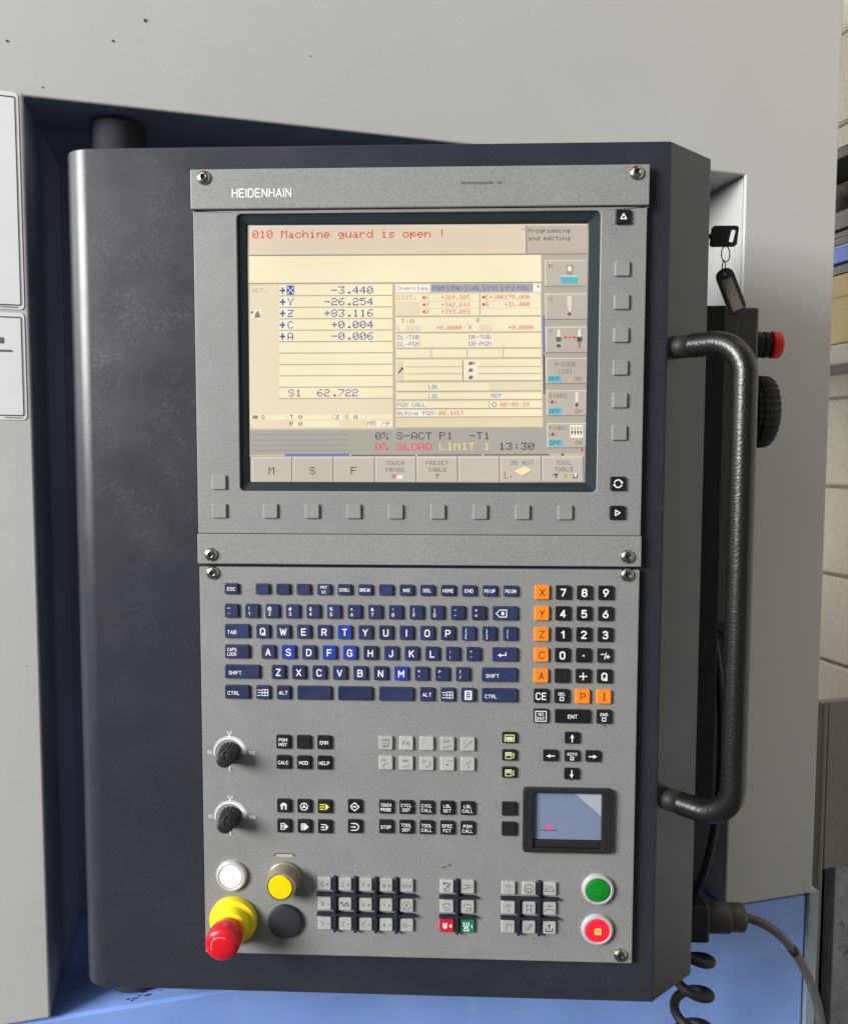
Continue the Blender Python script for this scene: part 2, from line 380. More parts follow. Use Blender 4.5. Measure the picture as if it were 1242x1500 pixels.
box('recess_back', -0.04, 0.36, DEP + 0.0005, DEP + 0.02, ZB, ZT + 0.03, M_house2, mach)
box('recess_back', 0.3602, UR + 0.04, DEP + 0.0005, DEP + 0.02, ZB, ZT + 0.03, M_back, mach)
box('lower_body', -0.55, UE - 0.006, 0.004, 0.7, -1.3, ZB - 0.0035, M_blue, mach, 0.003)
box('edge_trim', UE - 0.004, UE + 0.012, 0.001, 0.30, -1.3, ZB + 0.001, mat('trim_pale_blue', (0.30, 0.36, 0.44), 0.45, 0, 0.1, 20), mach, 0.002)
# pale warning labels on the left edge of the cover, each with a printed frame
def warn(u0, u1, z0, z1):
    w, h = u1 - u0, z1 - z0
    lb = rrect((u0 + u1) / 2, (z0 + z1) / 2, w, h, 0.004, 4)
    V, F = loft([[(x, -0.0001, z) for x, z in lb], [(x, -0.0006, z) for x, z in lb]])
    o = mk('warning_label', V, F, M_label, mach)
    p = Print()
    a = rrect((u0 + u1) / 2 * 1000, (z0 + z1) / 2 * 1000, w * 1000 - 5.6, h * 1000 - 8.4, 1.2, 4); a.append(a[0])
    p.line(a, 0.9)
    p.build('printed_frame', M_ink, o, -0.0009)
    return o
l1 = warn(-0.118, -0.0042, 0.1395, 0.3375)
p = Print()
for k in range(9): p.rect(-24 + k * 1.7, 141.6, 1.1, 1.1)
p.build('fine_print', M_faint, l1, -0.0010)
l2 = warn(-0.118, -0.0045, 0.0365, 0.1365)
p = Print()
for k in range(9): p.rect(-23 + k * 1.7, 38.6, 1.1, 1.0)
p.rect(-30, 110.6, 14, 5.5); p.rect(-30, 101.0, 28, 1.8)
p.build('fine_print', M_faint, l2, -0.0010)
# small paint chips on the cover
for (u_, z_, r_) in ((0.1087, 0.4178, 2.0), (-0.012, 0.3829, 1.4), (0.0795, 0.3951, 1.3), (0.266, 0.405, 0.8), (0.017, 0.345, 0.9), (0.28, 0.36, 0.5), (-0.012, -0.20, 0.6)):
    p = Print(); p.poly([(u_ * 1000 + r_ * random.uniform(.7, 1.1) * math.cos(a * .785), z_ * 1000 + r_ * random.uniform(.7, 1.1) * math.sin(a * .785)) for a in range(8)])
    p.build('paint_chip', M_stain, mach, -0.0004)
# printed marks on the blue ledge by the pivot
p = Print(); rr = random.Random(3)
for k in range(11): p.rect(72 + k * 3.4 + rr.uniform(-1, 1), 14 + k * 1.1 + rr.uniform(-4, 5), rr.uniform(2, 5.5), rr.uniform(1.2, 2.2))
pm = p.build('ledge_print', M_ink, mach, 0.0); pm.rotation_euler = (R(-90), 0, 0); pm.location = (0, 0, ZB - 0.0031)
# pivot post the console swings on
post = lathe('pivot_post', [(0.0, 0.0), (0.026, 0.0), (0.026, ZT - ZB - 0.004), (0.0, ZT - ZB - 0.004)], mat('post_slate', (0.040, 0.043, 0.054), 0.7, 0, 0.2, 40, spec=0.2), mach, seg=40, axis='Z')
post.location = (0.078, 0.045, ZB)

# ================================================================== CONSOLE HOUSING
con = thing('control_console', 'dark navy steel console housing on a pivot, with rounded left edge and slanted right side', 'console', (0, 0, -0.5045))
CZ = 0.5045
YF = 0.006
prof = []
RC = 0.027
XL, XR, XB, YB = -0.3565, 0.1865, 0.2340, 0.0485
for k in range(13):
    a = R(180 + 90 * k / 12); prof.append((XL + RC + RC * math.cos(a), YF + RC + RC * math.sin(a)))
prof += [(XR, YF), (XB, YB), (XB, 0.115), (XL, 0.115)]
def housing(z0, z1):
    V, F = loft([[(x, y, z0 + CZ) for x, y in prof], [(x, y, z1 + CZ) for x, y in prof]], True, True)
    bm = bmesh.new(); vs = [bm.verts.new(v) for v in V]
    for f in F: bm.faces.new([vs[i] for i in f])
    o = from_bm('housing', bm, M_house, con)
    for p_ in o.data.polygons: p_.use_smooth = abs(p_.normal.z) < 0.5
    bevel_mod(o, 0.0014, 3, 25)
    es = o.modifiers.new('wn', 'WEIGHTED_NORMAL'); es.keep_sharp = True
    return o
housing(-0.5045, 0.2763)
o = lathe('hinge_boss', [(0.0, 0.0), (0.040, 0.0), (0.040, 0.013), (0.030, 0.0135), (0.0, 0.0135)], M_house, con, seg=40, axis='Z'); o.location = (-0.330, 0.084, -0.0140)
o = lathe('hinge_cap', [(0.0, 0.0), (0.0045, 0.0), (0.005, 0.0012), (0.005, 0.010), (0.0, 0.0105)], M_steel, con, seg=20, axis='Z'); o.location = (-0.343, 0.044, -0.0120)
# key lock on the back of the right side
o = lathe('lock_barrel', [(0.0, 0.0), (0.009, 0.0), (0.009, 0.004), (0.007, 0.005), (0.0, 0.005)], M_black, con, axis='X', seg=24); o.location = (XB, 0.078, 0.2150 + CZ)
rr = random.Random(21); M_rub = mat('rub_mark', (0.075, 0.079, 0.088), 0.45)
for k in range(18):
    x_ = rr.uniform(-0.325, -0.24) * 1000; z_ = (rr.gauss(0.06, 0.10) + CZ) * 1000; l_ = rr.uniform(1.5, 9); a_ = R(rr.gauss(80, 22))
    Print().line([(x_, z_), (x_ + l_ * math.cos(a_) * .5, z_ + l_ * math.sin(a_) * .55), (x_ + l_ * math.cos(a_), z_ + l_ * math.sin(a_))], rr.uniform(0.3, 0.75)).build('rub_mark', M_rub, con, YF - 0.00008)
# grab handle: wrinkle coated tube, bends at both ends, smooth collars at the housing
hz1, hz2 = 0.1005, -0.3135
hs = Vector((0.1975, 0.0170, 0)); hd = Vector((0.711, -0.703, 0)); HL = 0.0640; BR = 0.030
def hp(s, z): return hs + hd * s + Vector((0, 0, z))
path = [hp(0.0150, hz1)]
for k in range(13):
    a = R(90 * k / 12); path.append(hp(HL - BR + BR * math.sin(a), hz1 - BR + BR * math.cos(a)))
for k in range(1, 13): path.append(hp(HL, hz1 - BR + (hz2 - hz1 + 2 * BR) * k / 12))
for k in range(1, 13):
    a = R(90 * k / 12); path.append(hp(HL - BR + BR * math.cos(a), hz2 + BR - BR * math.sin(a)))
path.append(hp(0.0150, hz2))
path = [q + Vector((0, 0, CZ)) for q in path]
from mathutils import noise as mnoise
def dense(pts, step):
    out = [pts[0]]
    for a_, b_ in zip(pts[:-1], pts[1:]):
        n_ = max(1, int(round((b_ - a_).length / step)))
        out += [a_.lerp(b_, k / n_) for k in range(1, n_ + 1)]
    return out
grip = tube('handle', dense(path, 0.0006), 0.0105, M_wrinkle, con, 104)
hn = [v_.normal.copy() for v_ in grip.data.vertices]
for v_, n_ in zip(grip.data.vertices, hn):
    c_ = v_.co.copy(); d_ = mnoise.noise(c_ * 1050) + 0.5 * mnoise.noise(c_ * 1900 + Vector((3, 1, 7)))
    v_.co = c_ + n_ * (0.00018 * d_)
for z_ in (hz1, hz2):
    tube('collar', [hp(-0.006, z_) + Vector((0, 0, CZ)), hp(0.0149, z_) + Vector((0, 0, CZ))], 0.0101, M_rubber, grip, 24)

# ================================================================== MONITOR UNIT
mon = thing('monitor_unit', 'grey screen unit with lit beige display and rows of square softkeys', 'monitor', (0, 0, -0.0951))
MZ = 0.0951
def sub(o, dz): o.location.z += dz; return o
body_out = rrect(-0.0331, (0.2190 - 0.0674) / 2, 0.3976, 0.2190 + 0.0674, 0.0008, 4)
body_in = rrect(-0.0336, (0.2160 - 0.0287) / 2, 0.3190, 0.2160 + 0.0287, 0.004, 4)
sub(ring_plate('bezel_plate', body_out, body_in, 0.0, 0.0068, M_plate, mon), MZ)
sub(box('header_bar', -0.2332, 0.1668, -0.0026, 0.0066, 0.2196, 0.2540, M_plate2, mon, 0.0010), MZ)
sub(box('lower_bar', -0.2326, 0.1664, -0.0012, 0.0066, -0.0951, -0.0678, M_plate2, mon, 0.0008), MZ)
# sunken black frame around the glass
SX0, SX1, SZ0, SZ1 = -0.1838, 0.1153, -0.0195, 0.2070
scx, scz, sw, sh = (SX0 + SX1) / 2, (SZ0 + SZ1) / 2, SX1 - SX0, SZ1 - SZ0
rings = []
for (w, h, cx, cz, r, y) in ((0.3190, 0.2447, -0.0336, 0.09365, 0.004, 0.0012), (0.3180, 0.2437, -0.0336, 0.09365, 0.004, 0.0020), (sw + 0.004, sh + 0.004, scx, scz, 0.001, 0.0046), (sw + 0.001, sh + 0.001, scx, scz, 0.0006, 0.0056)):
    rings.append([(x, y, z + MZ) for x, z in rrect(cx, cz, w, h, r, 4)])
V, F = loft(rings, False, False)
mk('screen_frame', V, F, M_bezel, mon)

# ---- the display picture: coloured fields on the lit panel
FONT = {' ': '0000000000', '!': '00005F0000', '%': '2313086462', '(': '001C224100', ')': '0041221C00', '*': '1C3E3E3E1C', '+': '08083E0808',
 '-': '0808080808', '.': '0000606000', '/': '2010080402', '0': '3E5149453E', '1': '00427F4000', '2': '7249494946', '3': '2141494D33',
 '4': '1814127F10', '5': '2745454539', '6': '3C4A494931', '7': '4121110907', '8': '3649494936', '9': '464949291E', ':': '0000360000',
 'A': '7E1111117E', 'B': '7F49494936', 'C': '3E41414122', 'D': '7F4141413E', 'E': '7F49494941', 'F': '7F09090901', 'G': '3E41415173',
 'H': '7F0808087F', 'I': '00417F4100', 'J': '2040413F01', 'K': '7F08142241', 'L': '7F40404040', 'M': '7F0204027F', 'N': '7F0408107F',
 'O': '3E4141413E', 'P': '7F09090906', 'Q': '3E4151215E', 'R': '7F09192946', 'S': '2649494932', 'T': '01017F0101', 'U': '3F4040403F',
 'V': '1F2040201F', 'W': '3F4038403F', 'X': '6314081463', 'Y': '0304780403', 'Z': '6159494D43', 'a': '2054547840', 'b': '7F28444438',
 'c': '3844444428', 'd': '384444287F', 'e': '3854545418', 'g': '18A4A49C78', 'h': '7F08040478', 'i': '00447D4000', 'l': '00417F4000',
 'm': '7C04780478', 'n': '7C08040478', 'o': '3844444438', 'p': 'FC18242418', 'r': '7C08040408', 's': '4854545424', 't': '04043F4424',
 'u': '3C4040207C', 'v': '1C2040201C', 'w': '3C4030403C', '^': '0402010204'}
def S(px, py):
    """layout units of the display picture -> metres on the glass."""
    u, v = 0.5, 0.5
    for _ in range(6):
        yt = 331 - 2 * u; yb = 703 + 3 * u; v = (py - yt) / (yb - yt)
        xl = 365 + 6 * v; xr = 863 - 12 * v; u = (px - xl) / (xr - xl)
    return SX0 + u * sw, SZ1 - v * sh
class Display:
    def __init__(s): s.v = []; s.f = []; s.c = []
    def quad(s, x0, y0, x1, y1, col, lay):
        b = len(s.v); y = 0.0052 - lay * 0.00006
        for (px, py) in ((x0, y1), (x1, y1), (x1, y0), (x0, y0)):
            X, Z = S(px, py); s.v.append((X, y, Z + MZ))
        s.f.append((b, b + 1, b + 2, b + 3)); s.c.append(col)
    def poly(s, pts, col, lay):
        b = len(s.v); y = 0.0052 - lay * 0.00006
        for (px, py) in pts:
            X, Z = S(px, py); s.v.append((X, y, Z + MZ))
        s.f.append(tuple(range(b, b + len(pts)))); s.c.append(col)
    def text(s, t, x, y, pitch, h, col, lay=5):
        pw = pitch / 6.0; ph = h / 7.0
        for ch in t:
            hx = FONT.get(ch, FONT[' '])
            for c in range(5):
                bits = int(hx[2 * c:2 * c + 2], 16); r0 = 0
                while r0 < 8:
                    if bits >> r0 & 1:
                        r1 = r0
                        while r1 < 8 and bits >> r1 & 1: r1 += 1
                        s.quad(x + c * pw, y + r0 * ph, x + c * pw + pw * 1.02, y + r1 * ph, col, lay); r0 = r1
                    else: r0 += 1
            x += pitch
    def build(s, name, material, parent):
        me = bpy.data.meshes.new(name); me.from_pydata(s.v, [], s.f); me.update()
        at = me.color_attributes.new('shown', 'FLOAT_COLOR', 'CORNER')
        for p_, c in zip(me.polygons, s.c):
            for li in p_.loop_indices: at.data[li].color = (*c, 1)
        bm = bmesh.new(); bm.from_mesh(me); 
        for fc in bm.faces:
            fc.normal_update()
            if fc.normal.y > 0: fc.normal_flip()
        bm.to_mesh(me); bm.free()
        return new_obj(name, me, material, parent)
ML = bpy.data.materials.new('lit_display'); ML.use_nodes = True
_n = ML.node_tree.nodes; _b = _n['Principled BSDF']; _a = _n.new('ShaderNodeAttribute'); _a.attribute_name = 'shown'
_b.inputs['Base Color'].default_value = (0.012, 0.012, 0.013, 1); _b.inputs['Roughness'].default_value = 0.35; _b.inputs['Specular IOR Level'].default_value = 0.35
_b.inputs['Emission Strength'].default_value = 0.97
ML.node_tree.links.new(_a.outputs['Color'], _b.inputs['Emission Color'])
_t = _n.new('ShaderNodeTexCoord'); _z = _n.new('ShaderNodeTexNoise'); _z.inputs['Scale'].default_value = 9; _z.inputs['Detail'].default_value = 3
_r = _n.new('ShaderNodeMapRange'); _r.inputs[1].default_value = 0.3; _r.inputs[2].default_value = 0.7; _r.inputs[3].default_value = 0.94; _r.inputs[4].default_value = 1.08
ML.node_tree.links.new(_t.outputs['Object'], _z.inputs['Vector']); ML.node_tree.links.new(_z.outputs[0], _r.inputs[0]); ML.node_tree.links.new(_r.outputs[0], _b.inputs['Emission Strength'])

BEI, TAN, LCO, GR, TILE, STAT = [srgb(c) for c in ((246, 234, 196), (226, 208, 182), (233, 219, 186), (181, 172, 160), (190, 180, 167), (172, 167, 157))]
LN, HI, DK, BLU, RED, PAP = [srgb(c) for c in ((176, 158, 130), (226, 216, 198), (86, 80, 78), (88, 90, 150), (212, 84, 74), (246, 238, 214))]
NAV, CY, RDB, YLW = [srgb(c) for c in ((44, 78, 172), (92, 180, 196), (236, 76, 88), (226, 220, 120))]
D = Display()
D.quad(364, 330, 864, 707, GR, 0)
D.quad(366, 332, 773, 372.5, TAN, 1); D.quad(366, 331, 862, 332.4, HI, 2)
D.quad(775, 333, 861, 371, srgb((188, 178, 165)), 1); D.quad(773, 332, 775, 372, srgb((150, 140, 130)), 2)
D.quad(366, 372.5, 862, 374.2, srgb((150, 138, 122)), 2)
D.text('010 Machine guard is open !', 371, 337.5, 10.6, 11.5, srgb((216, 74, 66)))
D.text('^', 767, 336, 7, 7, srgb((216, 74, 66)))
D.text('Programming', 777, 336.5, 5.55, 6.4, DK); D.text('and editing', 777, 347.5, 5.55, 6.4, DK)
D.quad(366, 374.5, 795, 413, BEI, 1); D.quad(366, 413, 797, 414.6, srgb((168, 150, 122)), 2)
D.quad(367, 415, 411, 626, LCO, 1); D.quad(411, 415, 578, 626, srgb((232, 218, 180)), 1)
D.text('ACT.', 371, 421, 6, 6, srgb((182, 166, 146))); D.quad(398, 420, 406, 428, srgb((236, 222, 190)), 3)
D.quad(369, 452, 384, 465, PAP, 2); D.text('*', 369, 453, 4, 5, DK); D.poly([(376, 456), (380, 453), (382, 458), (384, 463), (374, 464)], srgb((150, 130, 112)), 4)
for k in range(10):
    y = 416 + 16.65 * k
    D.quad(411.5, y, 577.5, y + 15.2, BEI, 2); D.quad(411.5, y + 15.2, 577.5, y + 16.6, LN, 2)
for k, (a_, n_) in enumerate((('X', '-3.440'), ('Y', '-26.254'), ('Z', '+83.116'), ('C', '+0.004'), ('A', '-0.006'))):
    y = 418.5 + 16.65 * k
    D.quad(411.5, y - 1.5, 433, y + 12, PAP, 3)
    D.quad(412, y + 4.4, 420, y + 7, BLU, 4); D.quad(414.8, y + 1, 417.2, y + 10.5, BLU, 5)
    if k == 0: D.quad(422, y - 1.5, 433, y + 12, NAV, 4)
    D.text(a_, 423.5, y + 0.3, 10, 10.6, srgb((238, 236, 240)) if k == 0 else BLU, 6)
    D.quad(551 - 10.5 * len(n_) - 1, y - 0.8, 551, y + 11.6, srgb((243, 232, 200)), 3)
    D.text(n_, 551 - 10.5 * len(n_), y + 0.2, 10.5, 10.6, BLU)
D.text('S1', 425, 568.3, 10.2, 10.6, BLU); D.text('62.722', 467, 568.3, 10.3, 10.6, BLU)
for (x0, y0, x1, y1, c) in ((368, 583, 578, 603, LCO), (369, 605, 423, 612.5, BEI), (425, 605, 488, 612.5, BEI), (492, 605, 504, 612.5, PAP), (506, 605, 577, 612.5, BEI),
                            (432, 615, 500, 623.5, BEI), (540, 615, 577, 623.5, PAP), (425, 615, 431, 623.5, TAN)): D.quad(x0, y0, x1, y1, c, 3)
for (t, x, y) in (('S', 385, 606), ('T 0', 427, 606), ('Z', 494, 606), ('S 0', 508, 606), ('F 0', 427, 616), ('M5 /9', 541, 616)): D.text(t, x, y, 6.4, 6, DK)
D.quad(372, 606.5, 380, 611.5, srgb((150, 135, 115)), 4)
D.quad(578, 415, 581, 627, srgb((190, 176, 152)), 3)
D.quad(581, 415, 796, 627, srgb((222, 208, 180)), 1); D.quad(794.5, 415, 796.5, 627, srgb((170, 158, 142)), 3)
D.quad(583, 416, 633, 427.5, PAP, 2); D.text('Overview', 586, 418.5, 5.6, 6, srgb((142, 140, 168)))
xs_ = [(634, 659), (660, 685), (686, 711), (712, 737), (738, 754), (755, 781)]
for (x0, x1), t in zip(xs_, ('PGM', 'PAL', 'LBL', 'CYC', 'M', 'POS')):
    D.quad(x0, 416, x1, 427.5, srgb((170, 165, 172)), 2); D.quad(x1, 416, x1 + 1, 427.5, srgb((120, 112, 112)), 3)
    D.text(t, (x0 + x1) / 2 - 2.8 * len(t), 418.7, 5.6, 6, srgb((96, 102, 168)))
D.quad(783, 415.5, 796, 427.5, PAP, 2); D.quad(789.5, 418.5, 791.5, 421.5, DK, 4)
SEC = [(430, 461.5), (464, 485), (487.5, 508), (510.5, 522.5), (525.5, 556), (559.5, 571), (574, 583.5), (586.5, 596.5), (599, 609), (610, 625)]
for k, (y0, y1) in enumerate(SEC):
    D.quad(583, y0, 793, y1, BEI if k < 9 else srgb((228, 214, 178)), 2); D.quad(583, y1, 793.5, y1 + 1.4, LN, 3)
D.quad(583.5, 441, 618, 461, LCO, 3); D.quad(704.5, 430, 705.8, 461, LN, 3)
for y in (440.3, 450.8): D.quad(619, y, 792, y + .8, srgb((214, 198, 160)), 3)
D.text('DIST.', 585, 432, 5.7, 6.3, srgb((205, 130, 96)))
for (a_, n_, y) in (('*X', '+329.305', 432.3), ('*Y', '+342.243', 442.7), ('*Z', '+393.093', 453)):
    D.text(a_, 622, y, 4.9, 6, RED); D.text(n_, 649, y, 5.35, 6, srgb((206, 108, 92)))
D.text('*C+100179.000', 708.5, 432, 5.4, 6, RED); D.text('*A', 708.5, 442.5, 5, 6, RED); D.text('+31.000', 741, 442.5, 5.4, 6, srgb((206, 100, 88)))
D.text('T:0', 590, 466, 6.8, 6.5, srgb((205, 106, 86))); D.text('0', 700, 465.5, 5.6, 6, srgb((190, 100, 84)))
D.quad(597, 475.5, 619, 484.5, LCO, 3); D.quad(703, 475.5, 723, 484.5, LCO, 3)
D.text('L', 585, 476.5, 5.5, 6, srgb((140, 142, 180))); D.text('+0.0000', 641.5, 476, 5.35, 6, RED); D.text('R', 688.5, 476, 5.5, 6, srgb((140, 142, 180))); D.text('+0.0000', 746.5, 476, 5.35, 6, RED)
for (t, x, y) in (('DL-TAB', 585, 489.7), ('DL-PGM', 585, 499.7), ('DR-TAB', 688.5, 489.7), ('DR-PGM', 688.5, 499.7)):
    D.quad(x - 1, y - 1.2, x + 33, y + 7.6, PAP, 3); D.text(t, x, y, 5.5, 6.2, srgb((116, 116, 158)))
for x in (633.5, 685.5, 737.5): D.quad(x, 510.5, x + 1.1, 522.5, LN, 3)
for y in (535.5, 545.7): D.quad(595, y, 678, y + 1, LN, 3); D.quad(701, y, 792, y + 1, LN, 3)
D.quad(679, 525.5, 680.4, 556, srgb((150, 132, 108)), 3); D.quad(584, 527, 594, 555, srgb((226, 212, 180)), 3); D.quad(683, 526.5, 700, 555.5, PAP, 3)
D.poly([(585, 545), (590, 538), (592, 539), (587, 546)], DK, 4); D.quad(590, 536.5, 593, 540, DK, 5)
for y in (528, 538, 548.5): D.poly([(687, y + 5), (690, y), (694, y + 1), (695, y + 4), (691, y + 6)], srgb((132, 122, 112)), 4)
D.text('W', 694, 528, 4.5, 5, DK)
D.quad(718, 560, 792.5, 571, LCO, 3)
for (t, x, y) in (('LBL', 630, 562.3), ('LBL', 630, 576), ('REP', 720.5, 575.5), ('PGM CALL', 584, 588.5), ('Active PGM:', 584, 601)):
    D.quad(x - 1, y - 1.2, x + 5.5 * len(t), y + 7, PAP, 3); D.text(t, x, y, 5.3, 6, srgb((112, 114, 164)))
D.quad(717, 587, 718, 596.5, LN, 3); D.poly([(721, 591.5), (723, 588.3), (726.5, 588.3), (728.5, 591.5), (726.5, 595), (723, 595)], srgb((120, 110, 100)), 4); D.poly([(722.3, 591.5), (723.6, 589.4), (726, 589.4), (727.3, 591.5), (726, 593.9), (723.6, 593.9)], PAP, 5)
D.text('00:00:28', 733, 588.5, 5.4, 6, srgb((204, 92, 74))); D.text('00.INIT', 644, 601, 5.3, 6, srgb((206, 98, 74)))
D.quad(366, 626.5, 797, 665, STAT, 3); D.quad(366, 626.5, 581, 628, srgb((206, 194, 168)), 4)
for y in (634.5, 642.5, 650.5, 658): D.quad(373, y, 515, y + .9, srgb((146, 140, 130)), 4)
for (t, x, y, c) in (('0%', 552, 632, DK), ('S-ACT', 583, 632, DK), ('P1', 645, 632, DK), ('-T1', 688, 632, DK), ('0%', 552, 648, RDB), ('SLOAD', 583, 648, RDB), ('LIMIT', 645, 648, YLW), ('1', 709, 648, YLW), ('13:30', 730.5, 648, srgb((66, 60, 66)))):
    D.text(t, x, y, 10.5, 10.6, c, 6)
D.quad(366, 664.5, 853, 667.5, srgb((200, 190, 174)), 4); D.quad(420, 663.6, 514, 667, srgb((108, 116, 186)), 5)
for (x0, x1) in ((517, 610), (613, 706), (709, 803)): D.quad(x0, 665, x1, 666.8, DK, 5)
D.quad(820, 664, 823, 667.5, DK, 5)
for k in range(8):
    x0 = 371 + 60.15 * k; x1 = x0 + 58.2
    D.quad(x0, 669, x1, 705, srgb((198, 189, 176)), 2); D.quad(x0, 668.5, x1, 670.3, HI, 3); D.quad(x0, 669, x0 + 1.5, 704, HI, 3); D.quad(x1, 669, x1 + 1.9, 705, srgb((140, 130, 120)), 3)
for t, x in (('M', 396), ('S', 456), ('F', 516)): D.text(t, x, 683, 10, 11, DK)
def ctext(t, cx, y, pitch, h, c): D.text(t, cx - pitch * len(t) / 2, y, pitch, h, c)
PT = srgb((122, 113, 108))
for (a_, b_, cx) in (('TOUCH', 'PROBE', 581), ('PRESET', 'TABLE', 642), ('TOOL', 'TABLE', 824)): ctext(a_, cx, 674.5, 5.6, 6.2, PT); ctext(b_, cx, 684.5, 5.6, 6.2, PT)
ctext('3D ROT', 764, 674.5, 5.6, 6.2, PT)
D.quad(577, 694, 580, 700, RED, 4); D.poly([(574, 697), (583, 697), (578.5, 702)], srgb((220, 130, 130)), 5); D.quad(583, 696, 591, 701, PAP, 4)
D.quad(639, 694, 645, 696, PT, 4); D.quad(640, 694, 641.5, 701, PT, 5)
D.poly([(752, 690.5), (766, 683), (778, 688), (764, 697)], srgb((244, 230, 180)), 4); D.poly([(752, 690.5), (764, 697), (764, 699), (752, 692.5)], srgb((196, 176, 130)), 5); D.poly([(764, 697), (778, 688), (778, 690), (764, 699)], srgb((176, 158, 120)), 5)
D.quad(738, 691, 739.2, 701, PT, 4); D.quad(738, 700, 743, 701, PT, 5); D.quad(746, 697, 748, 700, PT, 5)
D.quad(808, 694, 815, 696, DK, 4); D.quad(811, 694, 813, 701, DK, 5); D.quad(824, 694, 828, 701, srgb((196, 168, 90)), 4); D.quad(836, 695, 843, 701, srgb((120, 110, 104)), 4); D.quad(838, 693, 841, 699, PAP, 5)
for (y0, y1) in ((382, 419), (430, 467), (478, 515), (523.5, 560.5), (571, 607.5), (619, 655)):
    D.quad(800, y0, 860, y1, TILE, 2); D.quad(800, y0, 860, y0 + 1.5, HI, 3); D.quad(800, y0, 801.5, y1, HI, 3); D.quad(800, y1, 860, y1 + 1.5, srgb((138, 128, 118)), 3)
D.quad(796.5, 462, 798.6, 516, srgb((96, 108, 186)), 5); D.quad(796.3, 518, 798.0, 576, srgb((60, 56, 60)), 5)
D.text('M', 806, 388, 5.5, 5, DK); D.text('S', 806, 435, 5.5, 5.5, PT); D.text('T', 805, 483, 5.5, 5.5, PT)
D.quad(831.5, 389, 841, 403, srgb((160, 148, 138)), 4); D.quad(833.5, 391, 838.5, 398, PAP, 5); D.poly([(822, 404), (848, 404), (848, 416), (824, 416)], CY, 4); D.quad(822, 404, 848, 406.4, srgb((190, 216, 214)), 5)
D.quad(832, 434, 838, 450, srgb((232, 222, 190)), 4); D.quad(834, 450, 836.5, 456, PAP, 5); D.quad(832.5, 458, 837, 462, DK, 4)
for x, c in ((818.5, srgb((110, 104, 100))), (848.5, srgb((88, 84, 80)))):
    D.poly([(x - 2, 493), (x - 1, 482), (x + 1.5, 482), (x + 2.5, 493)], PAP, 4); D.quad(x - 3.5, 493, x + 4, 500, c, 5)
D.quad(816, 504, 821.5, 508, DK, 4); D.quad(846.5, 500, 850.5, 510, srgb((168, 140, 112)), 4); D.quad(828, 493, 842, 494.6, RDB, 4)
D.poly([(825, 493.8), (829, 491), (829, 496.6)], RED, 5); D.poly([(844.5, 493.8), (840.5, 491), (840.5, 496.6)], RED, 5)
ctext('M-CODE', 828, 530, 5.2, 6, PT); ctext('LIST', 828, 540.5, 5.2, 6, PT)
D.text('S100%', 803.5, 576, 5.2, 6, PT); D.text('F100%', 803.5, 623.5, 5.2, 6, PT)
for y in (549.5, 597, 643.5):
    D.quad(802, y, 822, y + 9.2, srgb((98, 186, 202)), 4); D.text('OFF', 804, y + 1.7, 5.2, 6, srgb((54, 110, 136))); D.text('ON', 841, y + 1.7, 5.2, 6, PT)
for y in (585.5, 633): D.poly([(805, y + 3), (808, y - .5), (811, y + 3), (808, y + 6)], srgb((110, 102, 98)), 4); D.text('(', 801, y, 4, 6, PT); D.text(')', 811, y, 4, 6, PT)
D.quad(841, 574, 845.5, 588, srgb((232, 224, 200)), 4); D.quad(841.5, 590, 845, 595, DK, 4)
D.quad(833, 622, 851, 641, PAP, 4)
for k in range(4): D.quad(835 + 4.2 * k, 625, 836.3 + 4.2 * k, 630, DK, 5); D.poly([(834 + 4.2 * k, 631), (837.5 + 4.2 * k, 631), (835.8 + 4.2 * k, 638)], DK, 5)
D.poly([(848, 656), (853, 659), (848, 662)], RED, 5)
disp = D.build('display', ML, mon)

# ---- screws, softkeys, lettering
def screw(x, z, parent, y=-0.0, zoff=0.0, name='screw'):
    o = lathe(name, [(0.0062, -0.0005), (0.0062, 0.0004), (0.0057, 0.0017), (0.0043, 0.0028), (0.0026, 0.0032), (0.0024, 0.0031), (0.0024, 0.0012), (0.0, 0.0012)], M_steel, parent, (x, y, z + zoff), 24)
    s_ = lathe('socket', [(0.0021, 0.0013), (0.0016, 0.00145), (0.0, 0.0015)], M_dark, o, (0, 0, 0), 6, smooth=False)
    return o
KMESH = {}
def key(cx, cz, w, h, material, parent, zoff, legend=None, lmat=None, kh=2.5, name='key', y0=0.0, inset=0.75, r=1.1):
    """one push key, sizes in mm; mesh shared between keys of one size and colour."""
    kk = (w, h, material.name, kh, inset)
    if kk not in KMESH:
        rg = []
        for (ins, y) in ((0.0, 0.0), (0.15, -kh + 0.7), (inset * 0.6, -kh + 0.16), (inset + 0.15, -kh)):
            rg.append([(x / 1000, y / 1000, z / 1000) for x, z in rrect(0, 0, w - 2 * ins, h - 2 * ins, max(0.3, r - ins * 0.5), 2)])
        V, F = loft(rg)
        bm = bmesh.new(); vs = [bm.verts.new(v) for v in V]
        for f in F: bm.faces.new([vs[i] for i in f])
        bmesh.ops.recalc_face_normals(bm, faces=bm.faces[:])
        me = bpy.data.meshes.new(name); bm.to_mesh(me); bm.free(); me.materials.append(material); KMESH[kk] = me
    o = bpy.data.objects.new(name, KMESH[kk]); COL.objects.link(o); o.parent = parent
    o.location = (cx / 1000, y0, cz / 1000 + zoff)
    if legend is not None:
        legend.build('legend', lmat or M_white, o, -kh / 1000 - 0.00008)
    return o
P_ = Print
for (x, z) in ((-221.1, 246.5), (155.3, 246.5)): screw(x / 1000, z / 1000, mon, -0.0026, MZ)
for (x, z) in ((-220.2, -86.5), (153.9, -85.8)): screw(x / 1000, z / 1000, mon, -0.0012, MZ)
for k in range(8): key(-165.4 + 37.7 * k, -46.8, 13.2, 13.2, M_kgrey, mon, MZ, kh=2.2, name='softkey')
